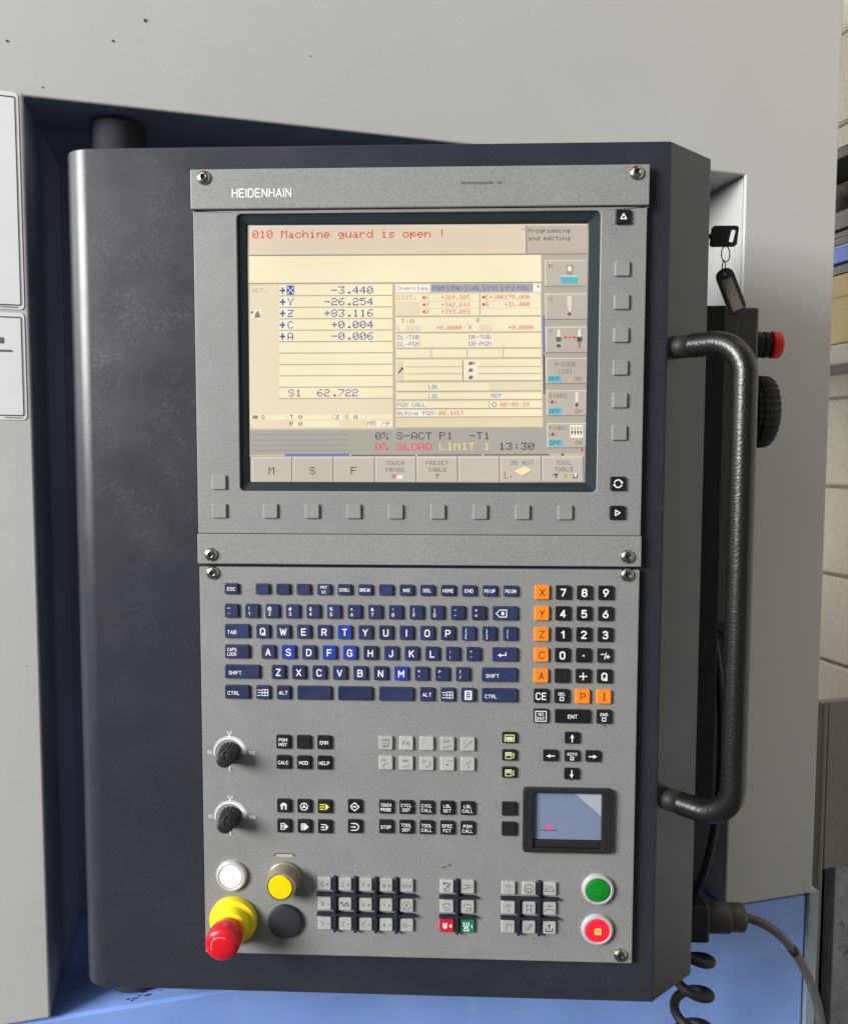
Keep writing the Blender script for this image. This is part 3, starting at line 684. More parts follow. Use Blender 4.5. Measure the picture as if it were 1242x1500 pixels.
for z in (-46.8, -21.0): key(-211.9, z, 13.2, 13.2, M_kgrey, mon, MZ, kh=2.2, name='softkey')
for k in range(6): key(144.9, 166.0 - 28.44 * k, 13.2, 13.2, M_kgrey, mon, MZ, kh=2.2, name='softkey')
key(144.9, 210.0, 13.2, 12.6, M_kblack, mon, MZ, P_().line([(-2.4, -1.9), (2.4, -1.9), (0, 2.3), (-2.4, -1.9)], 1.0), kh=2.6, name='softkey')
key(144.3, -21.0, 13.2, 12.6, M_kblack, mon, MZ, P_().arc(0, 0, 3.3, 20, 160, 1.1).arc(0, 0, 3.3, 200, 340, 1.1).poly([(2.0, 1.7), (4.6, 1.7), (3.2, -.6)]).poly([(-2.0, -1.7), (-4.6, -1.7), (-3.2, .6)]), kh=2.6, name='softkey')
key(144.1, -46.8, 13.2, 12.6, M_kblack, mon, MZ, P_().line([(-1.6, -2.4), (-1.6, 2.4), (2.4, 0), (-1.6, -2.4)], 1.0), kh=2.6, name='softkey')
sub(P_().text('HEIDENHAIN', -170.0, 233.0, 7.3, 52.6, 0.12).build('lettering', M_white, mon, -0.00270), MZ)
pp = P_(); rr = random.Random(5); x = 5.0
while x < 40:
    w = rr.uniform(0.6, 1.7)
    if not 32.0 < x < 34.5: pp.rect(x, 239.6 + rr.uniform(-.2, .2), w, 2.2)
    x += w + 0.3
sub(pp.build('fine_print', M_faint, mon, -0.00270), MZ)

# ================================================================== KEYBOARD UNIT
kb = thing('keyboard_unit', 'grey keyboard panel with navy letter keys, orange axis keys, knobs and push buttons', 'keyboard', (0, 0, -0.4634))
KZ = 0.4634
sub(box('face_plate', -0.2315, 0.1655, 0.0, 0.0067, -0.4634, -0.0980, M_plate, kb, 0.0008), KZ)
for (x, z) in ((-219.2, -103.4), (154.2, -102.4), (154.6, -455.5), (-218.6, -455.9)): screw(x / 1000, z / 1000, kb, 0.0, KZ)

def T(s, h=3.3, w=9.6, bold=0.10): return P_().text(s, 0, 0, h, w, bold)
def T2(a, b, h=2.9, w=9.8, bold=0.09): return P_().text(a, 0, 2.15, h, w, bold).text(b, 0, -2.15, h, w, bold)
def TL(s, wkey, h=3.2, bold=0.09, dz=-0.8):
    w = len(s) * h * 0.92
    return P_().text(s, -wkey / 2 + 2.4 + w / 2, dz, h, w, bold)
def two(a, b): return P_().text(a, -2.4, 2.6, 3.0, 4, 0.08).text(b, -2.4, -2.2, 3.0, 4, 0.08)
def K(cx, cz, w, h, m_, lg=None, lm=None, **kw): return key(cx, cz, w, h, m_, kb, KZ, lg, lm, **kw)
PX = 18.68
# function row
fx = [-201.7] + [-173.3 + PX * k for k in range(13)]
for x, t in zip(fx, ('ESC', '', '', '', ('PRT', 'SC'), 'SCROLL', 'BREAK', '', 'INS', 'DEL', 'HOME', 'END', 'PG UP', 'PG DN')):
    K(x, -117.7, 13.0, 10.0, M_knavy, None if t == '' else (T2(t[0], t[1], 2.4) if isinstance(t, tuple) else T(t, 3.0)))
z = -137.9
for k, (a_, b_) in enumerate((('~', '`'), ('!', '1'), ('@', '2'), ('#', '3'), ('$', '4'), ('%', '5'), ('^', '6'), ('&', '7'), ('*', '8'), ('(', '9'), (')', '0'), ('_', '-'), ('+', '='))):
    K(-201.9 + 18.7 * k, z, 12.9, 12.8, M_knavy, two(a_, b_))
K(46.1, z, 22.6, 12.8, M_knavy, P_().line([(-8, 0), (-5, 3.2), (1.2, 3.2), (1.2, -3.2), (-5, -3.2), (-8, 0)], 0.8).rect(-2.2, 0, 2.4, 3.0))
z = -156.6
K(-197.1, z, 22.8, 12.8, M_knavy, TL('TAB', 22.8))
for k, c in enumerate('QWERTYUIOP'):
    K(-173.3 + PX * k, z, 12.9, 12.8, M_kblue if c == 'T' else M_knavy, P_().text(c, 0, 0, 6.2, 9, 0.22))
for k, (a_, b_) in enumerate((('{', '['), ('}', ']'), ('|', '\\'))): K(13.5 + 18.6 * k, z, 12.9, 12.8, M_knavy, two(a_, b_))
z = -175.5
K(-197.2, z, 22.8, 12.8, M_knavy, P_().text('CAPS', -4.6, 2.1, 3.0, 8.6, 0.08).text('LOCK', -4.6, -2.1, 3.0, 8.6, 0.08))
for k, c in enumerate('ASDFGHJKL'):
    K(-168.7 + 18.68 * k, z, 12.9, 12.8, M_kblue if c in 'SFG' else M_knavy, P_().text(c, 0, 0, 6.2, 9, 0.22))
for k, (a_, b_) in enumerate(((':', ';'), ('"', "'"))): K(-0.7 + 18.7 * k, z, 12.9, 12.8, M_knavy, two(a_, b_))
K(46.2, z, 23.0, 12.8, M_knavy, P_().line([(0.8, 2.0), (0.8, -0.4), (-5.5, -0.4)], 0.9).poly([(-6.6, -0.4), (-3.6, 1.3), (-3.6, -2.1)]))
z = -194.1
K(-192.7, z, 32.4, 12.8, M_knavy, TL('SHIFT', 32.4))
for k, c in enumerate('ZXCVBNM'):
    K(-159.4 + 18.68 * k, z, 12.9, 12.8, M_kblue if c == 'M' else M_knavy, P_().text(c, 0, 0, 6.2, 9, 0.22))
for k, (a_, b_) in enumerate((('<', ','), ('>', '.'), ('?', '/'))): K(-28.8 + 18.65 * k, z, 12.9, 12.8, M_knavy, two(a_, b_))
K(41.3, z, 31.8, 12.8, M_knavy, TL('SHIFT', 31.8))
z = -213.0
winp = lambda: P_().line([(-0.6, 2.8), (4.6, 2.8), (4.6, -2.8), (-0.6, -2.8), (-0.6, 2.8)], 0.6).line([(2, 2.8), (2, -2.8)], 0.6).line([(-0.6, 0), (4.6, 0)], 0.6).line([(-5, 2.2), (-1.6, 2.2)], 0.6).line([(-4.4, 0), (-1.6, 0)], 0.6).line([(-5, -2.6), (-1.6, -2.6)], 0.6)
K(-197.7, z, 22.8, 12.8, M_knavy, TL('CTRL', 22.8)); K(-173.8, z, 12.9, 12.8, M_knavy, winp()); K(-155.0, z, 12.9, 12.8, M_knavy, T('ALT', 3.2))
for x in (-126.8, -89.4, -51.9): K(x, z, 31.6, 12.8, M_knavy)
K(-23.9, z, 12.9, 12.8, M_knavy, T('ALT', 3.2)); K(-5.2, z, 12.9, 12.8, M_knavy, winp())
K(13.4, z, 12.9, 12.8, M_knavy, P_().line([(-2.6, 3.6), (2.6, 3.6), (2.6, -3.6), (-2.6, -3.6), (-2.6, 3.6)], 1.3).rect(0, 0, 5, 0.7).rect(0, 1.8, 5, 0.6).rect(0, -1.8, 5, 0.6))
K(41.5, z, 31.8, 12.8, M_knavy, TL('CTRL', 31.8))
# numeric block
nx = [79.0, 97.6, 116.4, 135.4]; nz = [-118.6 - 18.95 * k for k in range(5)]
def D_(s): return P_().text(s, 0, 0, 6.7, 9.5, 0.38)
def O_(s): return P_().text(s, 0, 0, 6.4, 9.5, 0.05)
grid = [['X', '7', '8', '9'], ['Y', '4', '5', '6'], ['Z', '1', '2', '3'], ['C', '0', '.', 'pm'], ['A', '', '+', 'Q']]
for r_, row in enumerate(grid):
    for c_, t in enumerate(row):
        if c_ == 0: K(nx[0], nz[r_], 13.2, 13.0, M_korange, O_(t), M_ink); continue
        lg = None
        if t == 'pm': lg = P_().line([(-3.4, 1.4), (-1.0, 1.4)], 1.0).line([(-0.2, -2.8), (1.0, 2.8)], 0.9).line([(1.2, -0.8), (4.2, -0.8)], 1.0).line([(2.7, 0.7), (2.7, -2.3)], 1.0)
        elif t == '+': lg = P_().rect(0, 0, 7.0, 1.1).rect(0, 0, 1.1, 7.0)
        elif t == '.': lg = P_().rect(0, 0, 1.5, 1.5)
        elif t: lg = D_(t)
        K(nx[c_], nz[r_], 13.2, 13.0, M_kblack, lg)
z = -213.0
def TB(s): return P_().text(s, 0, 2.3, 2.6, 9.0, 0.12).line([(-1.5, -0.6), (1.5, -0.6), (1.5, -3.6), (-1.5, -3.6), (-1.5, -0.6)], 0.8)
K(nx[0], z, 13.2, 13.0, M_kblack, P_().text('CE', 0, 0, 6.2, 9.8, 0.2)); K(nx[1], z, 13.2, 13.0, M_kblack, TB('DEL'))
K(116.4, z, 13.2, 13.0, M_korange, O_('P'), M_ink); K(135.4, z, 13.2, 13.0, M_korange, P_().rect(0, 0, .9, 6.2).rect(0, 3, 3, .7).rect(0, -3, 3, .7), M_ink)
z = -231.4
K(nx[0], z, 13.2, 13.0, M_kblack, P_().line([(-4.8, 4.6), (4.8, 4.6), (4.8, -4.6), (-4.8, -4.6), (-4.8, 4.6)], 0.8).text('NO', 0, 2.0, 2.8, 8, 0.1).text('ENT', 0, -2.0, 2.8, 8, 0.1))
K(107.5, z, 31.6, 12.6, M_kblack, T('ENT', 3.4, 9, 0.14)); K(135.6, z, 13.2, 13.0, M_kblack, TB('END'))
# arrow cluster
def arrow(a):
    c, s = math.cos(R(a)), math.sin(R(a)); q = lambda x, y: (x * c - y * s, x * s + y * c)
    return P_().line([q(-3.6, 0), q(1, 0)], 1.0).poly([q(0.2, 1.8), q(0.2, -1.8), q(3.8, 0)])
for (x, z, a) in ((107.4, -251.3, 90), (88.1, -268.0, 180), (126.3, -268.0, 0), (107.4, -284.6, 270)): K(x, z, 13.2, 10.6, M_kblack, arrow(a))
K(107.5, -268.0, 13.2, 10.6, M_kblack, P_().text('GOTO', 0, 2.0, 2.5, 10.2, 0.1).line([(-1.3, -0.6), (1.3, -0.6), (1.3, -3.2), (-1.3, -3.2), (-1.3, -0.6)], 0.8))
# window keys and blanks
for z, ic in ((-252.0, 0), (-268.2, 1), (-284.3, 2)):
    p = P_()
    if ic == 0: p.line([(-4.2, 2.8), (4.2, 2.8), (4.2, -2.8), (-4.2, -2.8), (-4.2, 2.8)], 0.9).rect(0, -0.4, 6.4, 3.2)
    else: p.line([(-3.4, 2.8), (2.0, 2.8), (2.0, -2.8), (-3.4, -2.8), (-3.4, 2.8)], 0.8).rect(-0.7, 0, 5.2, 0.7).rect(-0.7, 1.5, 4.4, 1.5).line([(3.9, -2.4), (3.9, 2.4)], 0.7).poly([(3.0, 0.6), (4.8, 0.6), (3.9, 2.8)] if ic == 1 else [(3.0, -0.6), (4.8, -0.6), (3.9, -2.8)])
    K(51.0, z, 13.2, 10.2, M_kblack, p, M_lime)
for z in (-318.4, -337.3): K(51.4, z, 13.6, 13.0, M_kblack, kh=2.4)
# programme keys
bx = [-155.7, -136.8, -117.9]
for t, x, z in ((('PGM', 'MGT'), 0, 0), ('', 1, 0), ('ERR', 2, 0), ('CALC', 0, 1), ('MOD', 1, 1), ('HELP', 2, 1)):
    K(bx[x], (-259.1, -278.2)[z], 13.0, 12.8, M_kblack, None if not t else (T2(*t) if isinstance(t, tuple) else T(t, 3.1)))
# operating mode keys (pictograms)
mz = (-319.4, -338.5)
K(bx[0], mz[0], 13.0, 12.8, M_kblack, P_().line([(-1.6, -2.8), (-1.6, 0.4)], 1.5).arc(0, 0.2, 2.2, 0, 180, 1.6, 8).line([(1.9, -2.8), (1.9, 0.4)], 1.3).rect(0.3, 1.6, 2.2, 2))
K(bx[1], mz[0], 13.0, 12.8, M_kblack, P_().arc(0, 0, 3.3, 0, 360, 0.8, 18).line([(0, 0), (0, 3.2)], 0.7).line([(0, 0), (-2.8, -1.6)], 0.7).line([(0, 0), (2.8, -1.6)], 0.7).rect(0, 0, 2.0, 2.0))
K(bx[2], mz[0], 13.0, 12.8, M_kblack, P_().rect(-2.2, 2.2, 4.4, 0.9).rect(-2.2, 0, 4.4, 0.9).rect(-2.2, -2.2, 4.4, 0.9).poly([(0.8, 3.2), (0.8, -3.2), (4.4, 0)]), M_yel)
K(bx[0], mz[1], 13.0, 12.8, M_kblack, P_().line([(-2.6, 2.8), (0.8, 2.8), (0.8, -2.8), (-2.6, -2.8), (-2.6, 2.8)], 0.7).rect(-0.9, 1.0, 2.2, 0.7).rect(-0.9, -0.6, 2.2, 0.7).poly([(1.4, 2.2), (1.4, -2.2), (4.0, 0)]))
K(bx[1], mz[1], 13.0, 12.8, M_kblack, P_().line([(-2.6, 2.8), (0.8, 2.8), (0.8, -2.8), (-2.6, -2.8), (-2.6, 2.8)], 0.7).rect(-1.4, 0, 0.9, 4).rect(0, 0, 0.9, 4).poly([(1.4, 2.8), (1.4, -2.8), (4.2, 0)]))
K(bx[2], mz[1], 13.0, 12.8, M_kblack, P_().line([(-3, 2.4), (0, 2.4)], 0.8).line([(-3, -2.4), (0, -2.4)], 0.8).arc(0, 0, 2.4, -90, 90, 0.9, 8).rect(-1.6, 0, 3.4, 1.0).poly([(1.4, 2.6), (1.4, -2.6), (3.6, 0)]))
K(-90.0, -318.7, 13.0, 12.8, M_kblack, P_().line([(-3.4, 1.0), (0, 3.8), (3.9, 0), (0, -3.8), (-3.4, -1.0)], 0.9).line([(-4, 0), (0.2, 0)], 0.8).poly([(-0.2, 1.2), (-0.2, -1.2), (1.8, 0)]))
K(-90.1, -337.7, 13.0, 12.8, M_kblack, P_().line([(-3.2, 3.2), (0.4, 3.2)], 0.9).line([(-3.2, -3.2), (0.4, -3.2)], 0.9).arc(0.4, 0, 3.2, -90, 90, 0.9, 10).line([(-3.4, 0), (0, 0)], 0.8).poly([(-0.4, 1.2), (-0.4, -1.2), (1.4, 0)]))
gx = [-61.4, -42.7, -24.0, -5.2, 13.4]
contour = [P_().text('APPR', 0, 2.8, 2.0, 9, 0).text('DEP', 0, -2.6, 2.2, 9, 0).line([(-3.6, 0), (3.6, 0)], .4), P_().text('FK', 0, 0, 4.0, 9, 0), None,
           P_().text('CHF', -.4, 2.4, 2.2, 9, 0).line([(-3.8, -3.2), (-1, -3.2), (1, -1.4), (4, -1.6)], .5), P_().text('L', -2.6, 1.0, 2.4, 9, 0).line([(-2.6, -3), (3.4, 3)], .6).rect(3.2, 3, 1.4, 1.2),
           P_().text('CR', -1.8, 2.6, 2.2, 9, 0).arc(1, -3.4, 3.2, 60, 180, .5, 8), P_().text('RND', -.4, 2.4, 2.2, 9, 0).line([(-3.8, -3.2), (-1, -3.2)], .5).arc(2, -4, 2.6, 60, 160, .5, 8),
           P_().text('CT', -2.0, 2.2, 2.2, 9, 0).arc(-1, 1, 4.2, -70, 20, .5, 8).rect(-.4, -2.8, 1.4, .8), P_().rect(0, -.6, 1.8, 1.8).text('CC', 2.6, 2.6, 2.0, 9, 0), P_().arc(-2.4, 2.8, 3.2, -90, 0, .6, 8).text('C', 2.6, 1.8, 2.2, 9, 0).line([(0.8, -1.4), (0.8, -3.4)], .7)]
for k, lg in enumerate(contour):
    K(gx[k % 5], (-258.6, -277.2)[k // 5], 13.0, 12.8, M_kpale, lg, M_faint, kh=2.4)
for k, (a_, b_) in enumerate((('TOUCH', 'PROBE'), ('CYCL', 'DEF'), ('CYCL', 'CALL'), ('LBL', 'SET'), ('LBL', 'CALL'), ('STOP', ''), ('TOOL', 'DEF'), ('TOOL', 'CALL'), ('SPEC', 'FCT'), ('PGM', 'CALL'))):
    K(gx[k % 5] + 0.1, (-318.6, -337.3)[k // 5], 13.0, 12.8, M_kblack, T2(a_, b_) if b_ else T(a_, 3.1))
# jog keys: pale keys separated by dark raised ribs
ax = [-118.4 + 19.05 * k for k in range(5)]; az = (-392.9, -411.8, -430.8)
jog = [['C+', 'Z+', 'Y+', 'A+', 'VI+'], ['X-', 'wave', 'X+', 'I+', 'turn'], ['Y-', 'Z-', 'C-', 'A-', 'VI-']]
def jl(t):
    if t == 'wave':
        return P_().line([(-4.6, 1), (-3.6, 1.8), (-2.4, 1.8), (-1.8, -1.2), (-0.6, -1.6), (0.4, -1), (0.8, 1.4), (1.8, 1.8), (2.6, 1), (3.0, -1.2), (4.4, -1.4)], 0.8)
    if t == 'turn': return P_().arc(0, 0, 3.8, 20, 170, .6, 12).arc(0, 0, 3.8, 200, 350, .6, 12).line([(-1.6, -1.6), (0, 1.6), (1.4, -.6)], .6)
    c, s = t[:-1], t[-1]
    p = P_().text(c, -1.7, 0, 3.9, 5.0, 0.04)
    p.rect(2.9, 0, 2.6, 0.75)
    if s == '+': p.rect(2.9, 0, 0.75, 2.6)
    return p
for r_ in range(3):
    for c_ in range(5): K(ax[c_], az[r_], 12.6, 12.4, M_kpale, jl(jog[r_][c_]), M_ink if jog[r_][c_] == 'wave' else M_faint, kh=2.6, inset=0.9)
def rib(x0, x1, z0, z1, hh): sub(box('guard_rib', x0 / 1000, x1 / 1000, -hh / 1000, 0.001, z0 / 1000, z1 / 1000, mat('rib_navy', (0.018, 0.021, 0.034), 0.4, 0, 0.1, 60), kb, 0.0004), KZ)
for c_ in range(4): rib(ax[c_] + 8.2, ax[c_] + 11.0, az[2] - 7.2, az[0] + 7.4, 4.6)
for r_ in range(2): rib(ax[0] - 7.2, ax[4] + 7.6, az[r_] - 10.7, az[r_] - 8.3, 4.4)
bx2 = [-5.1, 13.8]; bz = (-392.9, -411.7, -430.1)
ic2 = [P_().line([(-2, 3.6), (2.2, 3.6), (2.6, 2), (-2.4, -2.4), (-2, -3.8), (2.4, -3.8)], 0.7).poly([(-4.0, 3.4), (-2, 4.8), (-2, 2.2)]).line([(0, 2), (2.6, -2)], .5),
       P_().line([(-3.8, -3), (-3.8, -1), (0, -1), (0, 3)], .6).rect(2, 2, 3.4, .7).rect(2, 0, 3.4, .7).rect(-2, 2.2, 3, .7),
       P_().arc(0, -1, 4, 30, 150, .7, 10).line([(-3, -1), (3, -1)], .6).line([(-1, -3), (3, -3)], .7), P_().arc(0, -1, 4, 30, 150, .7, 10).line([(-1, -1), (3.2, -1), (3.2, -3.4), (-2, -3.4)], .7)]
for k, lg in enumerate(ic2): K(bx2[k % 2], bz[k // 2], 12.8, 12.6, M_kpale, lg, M_ink if k == 0 else M_faint, kh=2.6, inset=0.9)
K(bx2[0], bz[2], 13.6, 13.0, M_kred, P_().line([(-3.0, 2.6), (-3.0, -1.2), (-1.6, -2.4), (-0.2, -1.2), (-0.2, 2.6)], 1.1).rect(-1.6, 0, .9, 4).rect(3.6, 0, 2.0, 2.6), M_white, kh=2.5)
K(bx2[1], bz[2], 13.6, 13.0, M_kgreen, P_().line([(-3.4, 3.6), (-3.0, 0), (-1.0, -1.4), (1.0, 0), (1.4, 3.6)], 1.0).rect(-1.0, 2, .9, 3.6).line([(-2.6, -2.6), (-1, -1.4), (1, -2.6), (1.4, -4.2), (-3, -4.2), (-2.6, -2.6)], .8).rect(4.2, 0, .9, 3.2), M_white, kh=2.5)
rib(bx2[0] + 8.1, bx2[0] + 10.9, bz[2] - 7.2, bz[0] + 7.2, 4.6)
for r_ in range(2): rib(bx2[0] - 7.2, bx2[1] + 7.6, bz[r_] - 10.6, bz[r_] - 8.3, 4.4)
cx3 = [51.4, 70.2, 88.9]; cz3 = (-393.0, -411.5, -429.7)
ic3 = [P_().text('FN', 0, 2.0, 2.6, 8, 0).text('1', 0, -2.2, 2.8, 8, 0), P_().arc(0, 0, 4.2, -40, 220, .6, 14).arc(0, -1, 2, 0, 360, .6, 12).line([(-3, -3.6), (3, -3.6)], .6), P_().line([(-4, -2), (-3, .5), (3, .5), (4, -2), (-4, -2)], .7).line([(-3, 2.4), (3, 2.4)], .6),
       P_().text('FN', 0, 2.0, 2.6, 8, 0).text('2', 0, -2.2, 2.8, 8, 0), P_().arc(0, 1, 2.2, 0, 360, .7, 12).line([(-1.4, -.6), (-2.8, -4)], .7).line([(1.4, -.6), (2.8, -4)], .7).line([(-3.4, 3.6), (-1.6, 2.4)], .6).line([(3.4, 3.6), (1.6, 2.4)], .6), P_().line([(-4, -3), (-3, -.5), (3, -.5), (4, -3)], .7).line([(-2.2, 2.6), (2.2, 2.6)], .6).rect(0, 2.6, .8, 2),
       P_().line([(-1.6, -3.4), (-1.6, 1), (0, 2.6), (3.4, 2.6)], .7).rect(2, 1, 2.4, .6), P_().line([(-3, -3), (3, 3)], .8).line([(-1, -3), (3.4, 1.4)], .6).line([(-3.4, -1), (1, 3.4)], .5), P_().line([(-3, -.6), (-3, -3.2), (3, -3.2), (3, -.6)], .9).line([(0, 3), (0, -1.4)], .8).poly([(-1.4, 1.6), (1.4, 1.6), (0, 3.8)])]
for k, lg in enumerate(ic3): K(cx3[k % 3], cz3[k // 3], 12.8, 12.4, M_kpale, lg, M_ink if k == 8 else M_faint, kh=2.6, inset=0.9)
rib(cx3[0] + 8.0, cx3[0] + 10.8, cz3[2] - 7.2, cz3[0] - 7.9, 4.6); rib(cx3[1] + 8.0, cx3[1] + 10.8, cz3[2] - 7.2, cz3[0] + 7.4, 4.6)
for r_ in range(2): rib(cx3[0] - 7.2, cx3[2] + 7.8, cz3[r_] - 10.5, cz3[r_] - 8.3, 4.4)
# override knobs with printed dials
for (x, z) in ((-205.8, -270.3), (-206.0, -331.3)):
    o = lathe('override_knob', [(0.0100, 0.0), (0.0101, 0.0012), (0.0096, 0.0045), (0.0084, 0.0060), (0.0078, 0.0180), (0.0071, 0.0203), (0.0055, 0.0210), (0.0, 0.0207)], M_black, kb, (x / 1000, 0, z / 1000 + KZ), 72, ribs=18, ribd=0.0009)
    box('pointer', -0.0009, 0.0009, -0.0214, -0.009, 0.0005, 0.0078, M_black, o, 0.0003)
    d = P_().arc(0, 0, 15.0, -10, 190, 0.7, 30)
    for i in range(30):
        a0, a1 = -5 + 200 * i / 30, -5 + 200 * (i + 1) / 30; w0, w1 = 0.5 + 2.6 * (1 - i / 30), 0.5 + 2.6 * (1 - (i + 1) / 30)
        r0 = 14.2
        d.poly([((r0 - w0) * math.cos(R(a0)), (r0 - w0) * math.sin(R(a0))), (r0 * math.cos(R(a0)), r0 * math.sin(R(a0))), (r0 * math.cos(R(a1)), r0 * math.sin(R(a1))), ((r0 - w1) * math.cos(R(a1)), (r0 - w1) * math.sin(R(a1)))])
    d.rect(0, 15.5, 1.4, 4).text('100', 0, 18.6, 2.6, 6, 0.05).text('50', -18.4, 0, 2.8, 5, 0.08).text('150', 20.6, 0, 2.8, 6, 0.08).rect(0, -14.6, 1.2, 3.2).text('0', 0, -17, 1.8, 6, 0.03)
    d.build('dial_print', M_white, o, -0.00007)
# touchpad
fo = rrect(0, 0, 0.0806, 0.0598, 0.0032, 5); fi = rrect(0.0, 0.0001, 0.0618, 0.0515, 0.001, 5)
tp = ring_plate('touchpad', fo, fi, -0.0050, 0.0004, M_black, kb, 0.0008); tp.location = (0.1040, 0, -0.3276 + KZ)
box('pad_surface', -0.0308, 0.0308, -0.0012, 0.0003, -0.0186, 0.0257, M_pad, tp)
box('pad_button', -0.0308, 0.0308, -0.0030, 0.0003, -0.0256, -0.0190, M_black, tp, 0.0008)
P_().poly([(6.0, 25.4), (30.6, 25.4), (30.6, 4.0)]).build('pale_corner', M_padpale, tp, -0.00128)  # paler triangle in the upper right corner of the pad
lg = P_().poly([(-20, -9.5), (-12.2, -9.5), (-13.4, -6.4), (-16, -4.8), (-18.6, -6.6)]).build('pad_print', M_pink, tp, -0.00129)
P_().rect(-16.5, -10.2, 15.5, 0.7).build('pad_print', M_ink, tp, -0.00134)
P_().rect(-16.5, -12.0, 13, 0.5).rect(-16.5, -14.2, 14, 0.5).build('pad_print', mat('print_cyan', (0.15, 0.34, 0.52), 0.5), tp, -0.00134)
# push buttons
def button(x, z, cap, rcap=0.0104, core=None, name='push_button'):
    o = lathe(name, [(0.0146, 0.0), (0.0146, 0.0016), (0.0138, 0.0034), (0.0122, 0.0040), (0.0112, 0.0036), (0.0110, 0.0015), (0.0, 0.0015)], M_ring, kb, (x / 1000, 0, z / 1000 + KZ), 48)
    lathe('lens', [(0.0108, 0.0012), (0.0107, 0.0032), (0.0100, 0.0042), (0.0085, 0.0046), (0.0, 0.0048)], cap, o, (0, 0, 0), 40)
    return o
b1 = button(-205.3, -387.3, M_whitecap)
P_().text('U', 0, 0, 5, 6, 0).build('lens_mark', mat('mark_pale', (0.66, 0.63, 0.64), 0.5), b1, -0.0049)
b2 = button(133.0, -392.6, M_grn)
P_().line([(-2, 2), (2, 2), (2, -2), (-2, -2), (-2, 2)], 0.5).build('lens_mark', mat('mark_green', (0.02, 0.30, 0.05), 0.5), b2, -0.0049)
b3 = button(133.0, -430.8, M_lit)
P_().line([(-2.2, 2.2), (2.2, 2.2), (2.2, -2.2), (-2.2, -2.2), (-2.2, 2.2)], 1.6).rect(0, 0, 1.2, 1.6).build('lens_mark', M_lamp, b3, -0.0049)
# yellow raised button with metal barrel
o = lathe('push_button', [(0.0158, 0.0), (0.0158, 0.002), (0.0150, 0.0032), (0.0142, 0.0035), (0.0142, 0.0150), (0.0135, 0.0172), (0.0118, 0.0176), (0.0115, 0.012), (0.0, 0.012)], M_clear, kb, (-0.1561, 0, -0.3885 + KZ), 48)
o['label'] = 'raised yellow button in a metal barrel'
lathe('lens', [(0.0113, 0.0120), (0.0112, 0.0172), (0.0104, 0.0185), (0.0, 0.0189)], M_yelcap, o, (0, 0, 0), 40)
P_().line([(-10, 20.4), (-8.2, 22.8), (8.2, 22.8), (10, 20.4)], 0.8).build('edge_mark', M_stain, o, -0.0002)
P_().rect(0, 21.0, 15, 2.6).build('edge_mark', M_kpale, o, -0.0001)
# plain blanking cap
lathe('blanking_cap', [(0.0158, 0.0), (0.0160, 0.0022), (0.0152, 0.0040), (0.0130, 0.0046), (0.0, 0.0048)], M_blank, kb, (-0.1556, 0, -0.4300 + KZ), 48)
# emergency stop
es = lathe('emergency_stop', [(0.0222, 0.0), (0.0224, 0.0030), (0.0212, 0.0062), (0.0190, 0.0070), (0.0172, 0.0074), (0.0166, 0.0120), (0.0150, 0.0150), (0.0132, 0.0156), (0.0, 0.0156)], M_yellow, kb, (-0.2040, 0, -0.4300 + KZ), 56)
es['label'] = 'red mushroom button on a stepped yellow collar'
lathe('mushroom_head', [(0.0110, 0.0150), (0.0112, 0.0200), (0.0130, 0.0225), (0.0148, 0.0250), (0.0154, 0.0290), (0.0154, 0.0370), (0.0146, 0.0400), (0.0122, 0.0420), (0.0070, 0.0431), (0.0, 0.0434)], M_red, es, (0, 0, 0), 56)
P_().arc(0, 0, 8.6, 60, 200, 0.5, 14).poly([(-4.4, 7.6), (-6.6, 8.6), (-6.0, 6.2)]).build('head_mark', mat('mark_pale_red', (0.80, 0.42, 0.42), 0.5), es, -0.04305)
# scuffs on the plate
def scuff(cx, cz, w, h, a=0.0, n=9, seed=1):
    rr = random.Random(seed); p = P_(); c, s = math.cos(R(a)), math.sin(R(a)); pts = []
    for k in range(n):
        t = 2 * math.pi * k / n; q = rr.uniform(0.55, 1.0); x_, z_ = w / 2 * q * math.cos(t), h / 2 * q * math.sin(t)
        pts.append((cx + x_ * c - z_ * s, cz + x_ * s + z_ * c))
    p.poly(pts); o = p.build('scuff_mark', M_stain, kb, -0.00006); sub(o, KZ)
for k, q in enumerate(((-8.0, -375.6, 4.5, 2.0, 10), (-2.6, -373.4, 4.6, 1.8, 25), (-5.0, -374.6, 5, .5, 25), (136.4, -240.0, 5.5, 1.6, -10), (138.0, -242.0, 2.4, 1.2, -30), (134.7, -268.2, 1.4, 7, 0),
                       (116.6, -284, 1.4, 1.0, 0), (107.5, -291.6, 5, .6, 0), (-148.5, -449.0, 1.6, 1.2, 0), (75.4, -441.5, 1.0, 4, 25), (88.0, -447.6, 1.3, 1.3, 0), (-154.5, -301.5, 2.2, 1.0, 0), (-12, -302, 1, .7, 0), (110, -436, 1.4, .8, 0), (-112, -348.3, 3, .6, 0), (-86.0, -401.8, 4, 1.2, 0))):
    scuff(*q, seed=k)

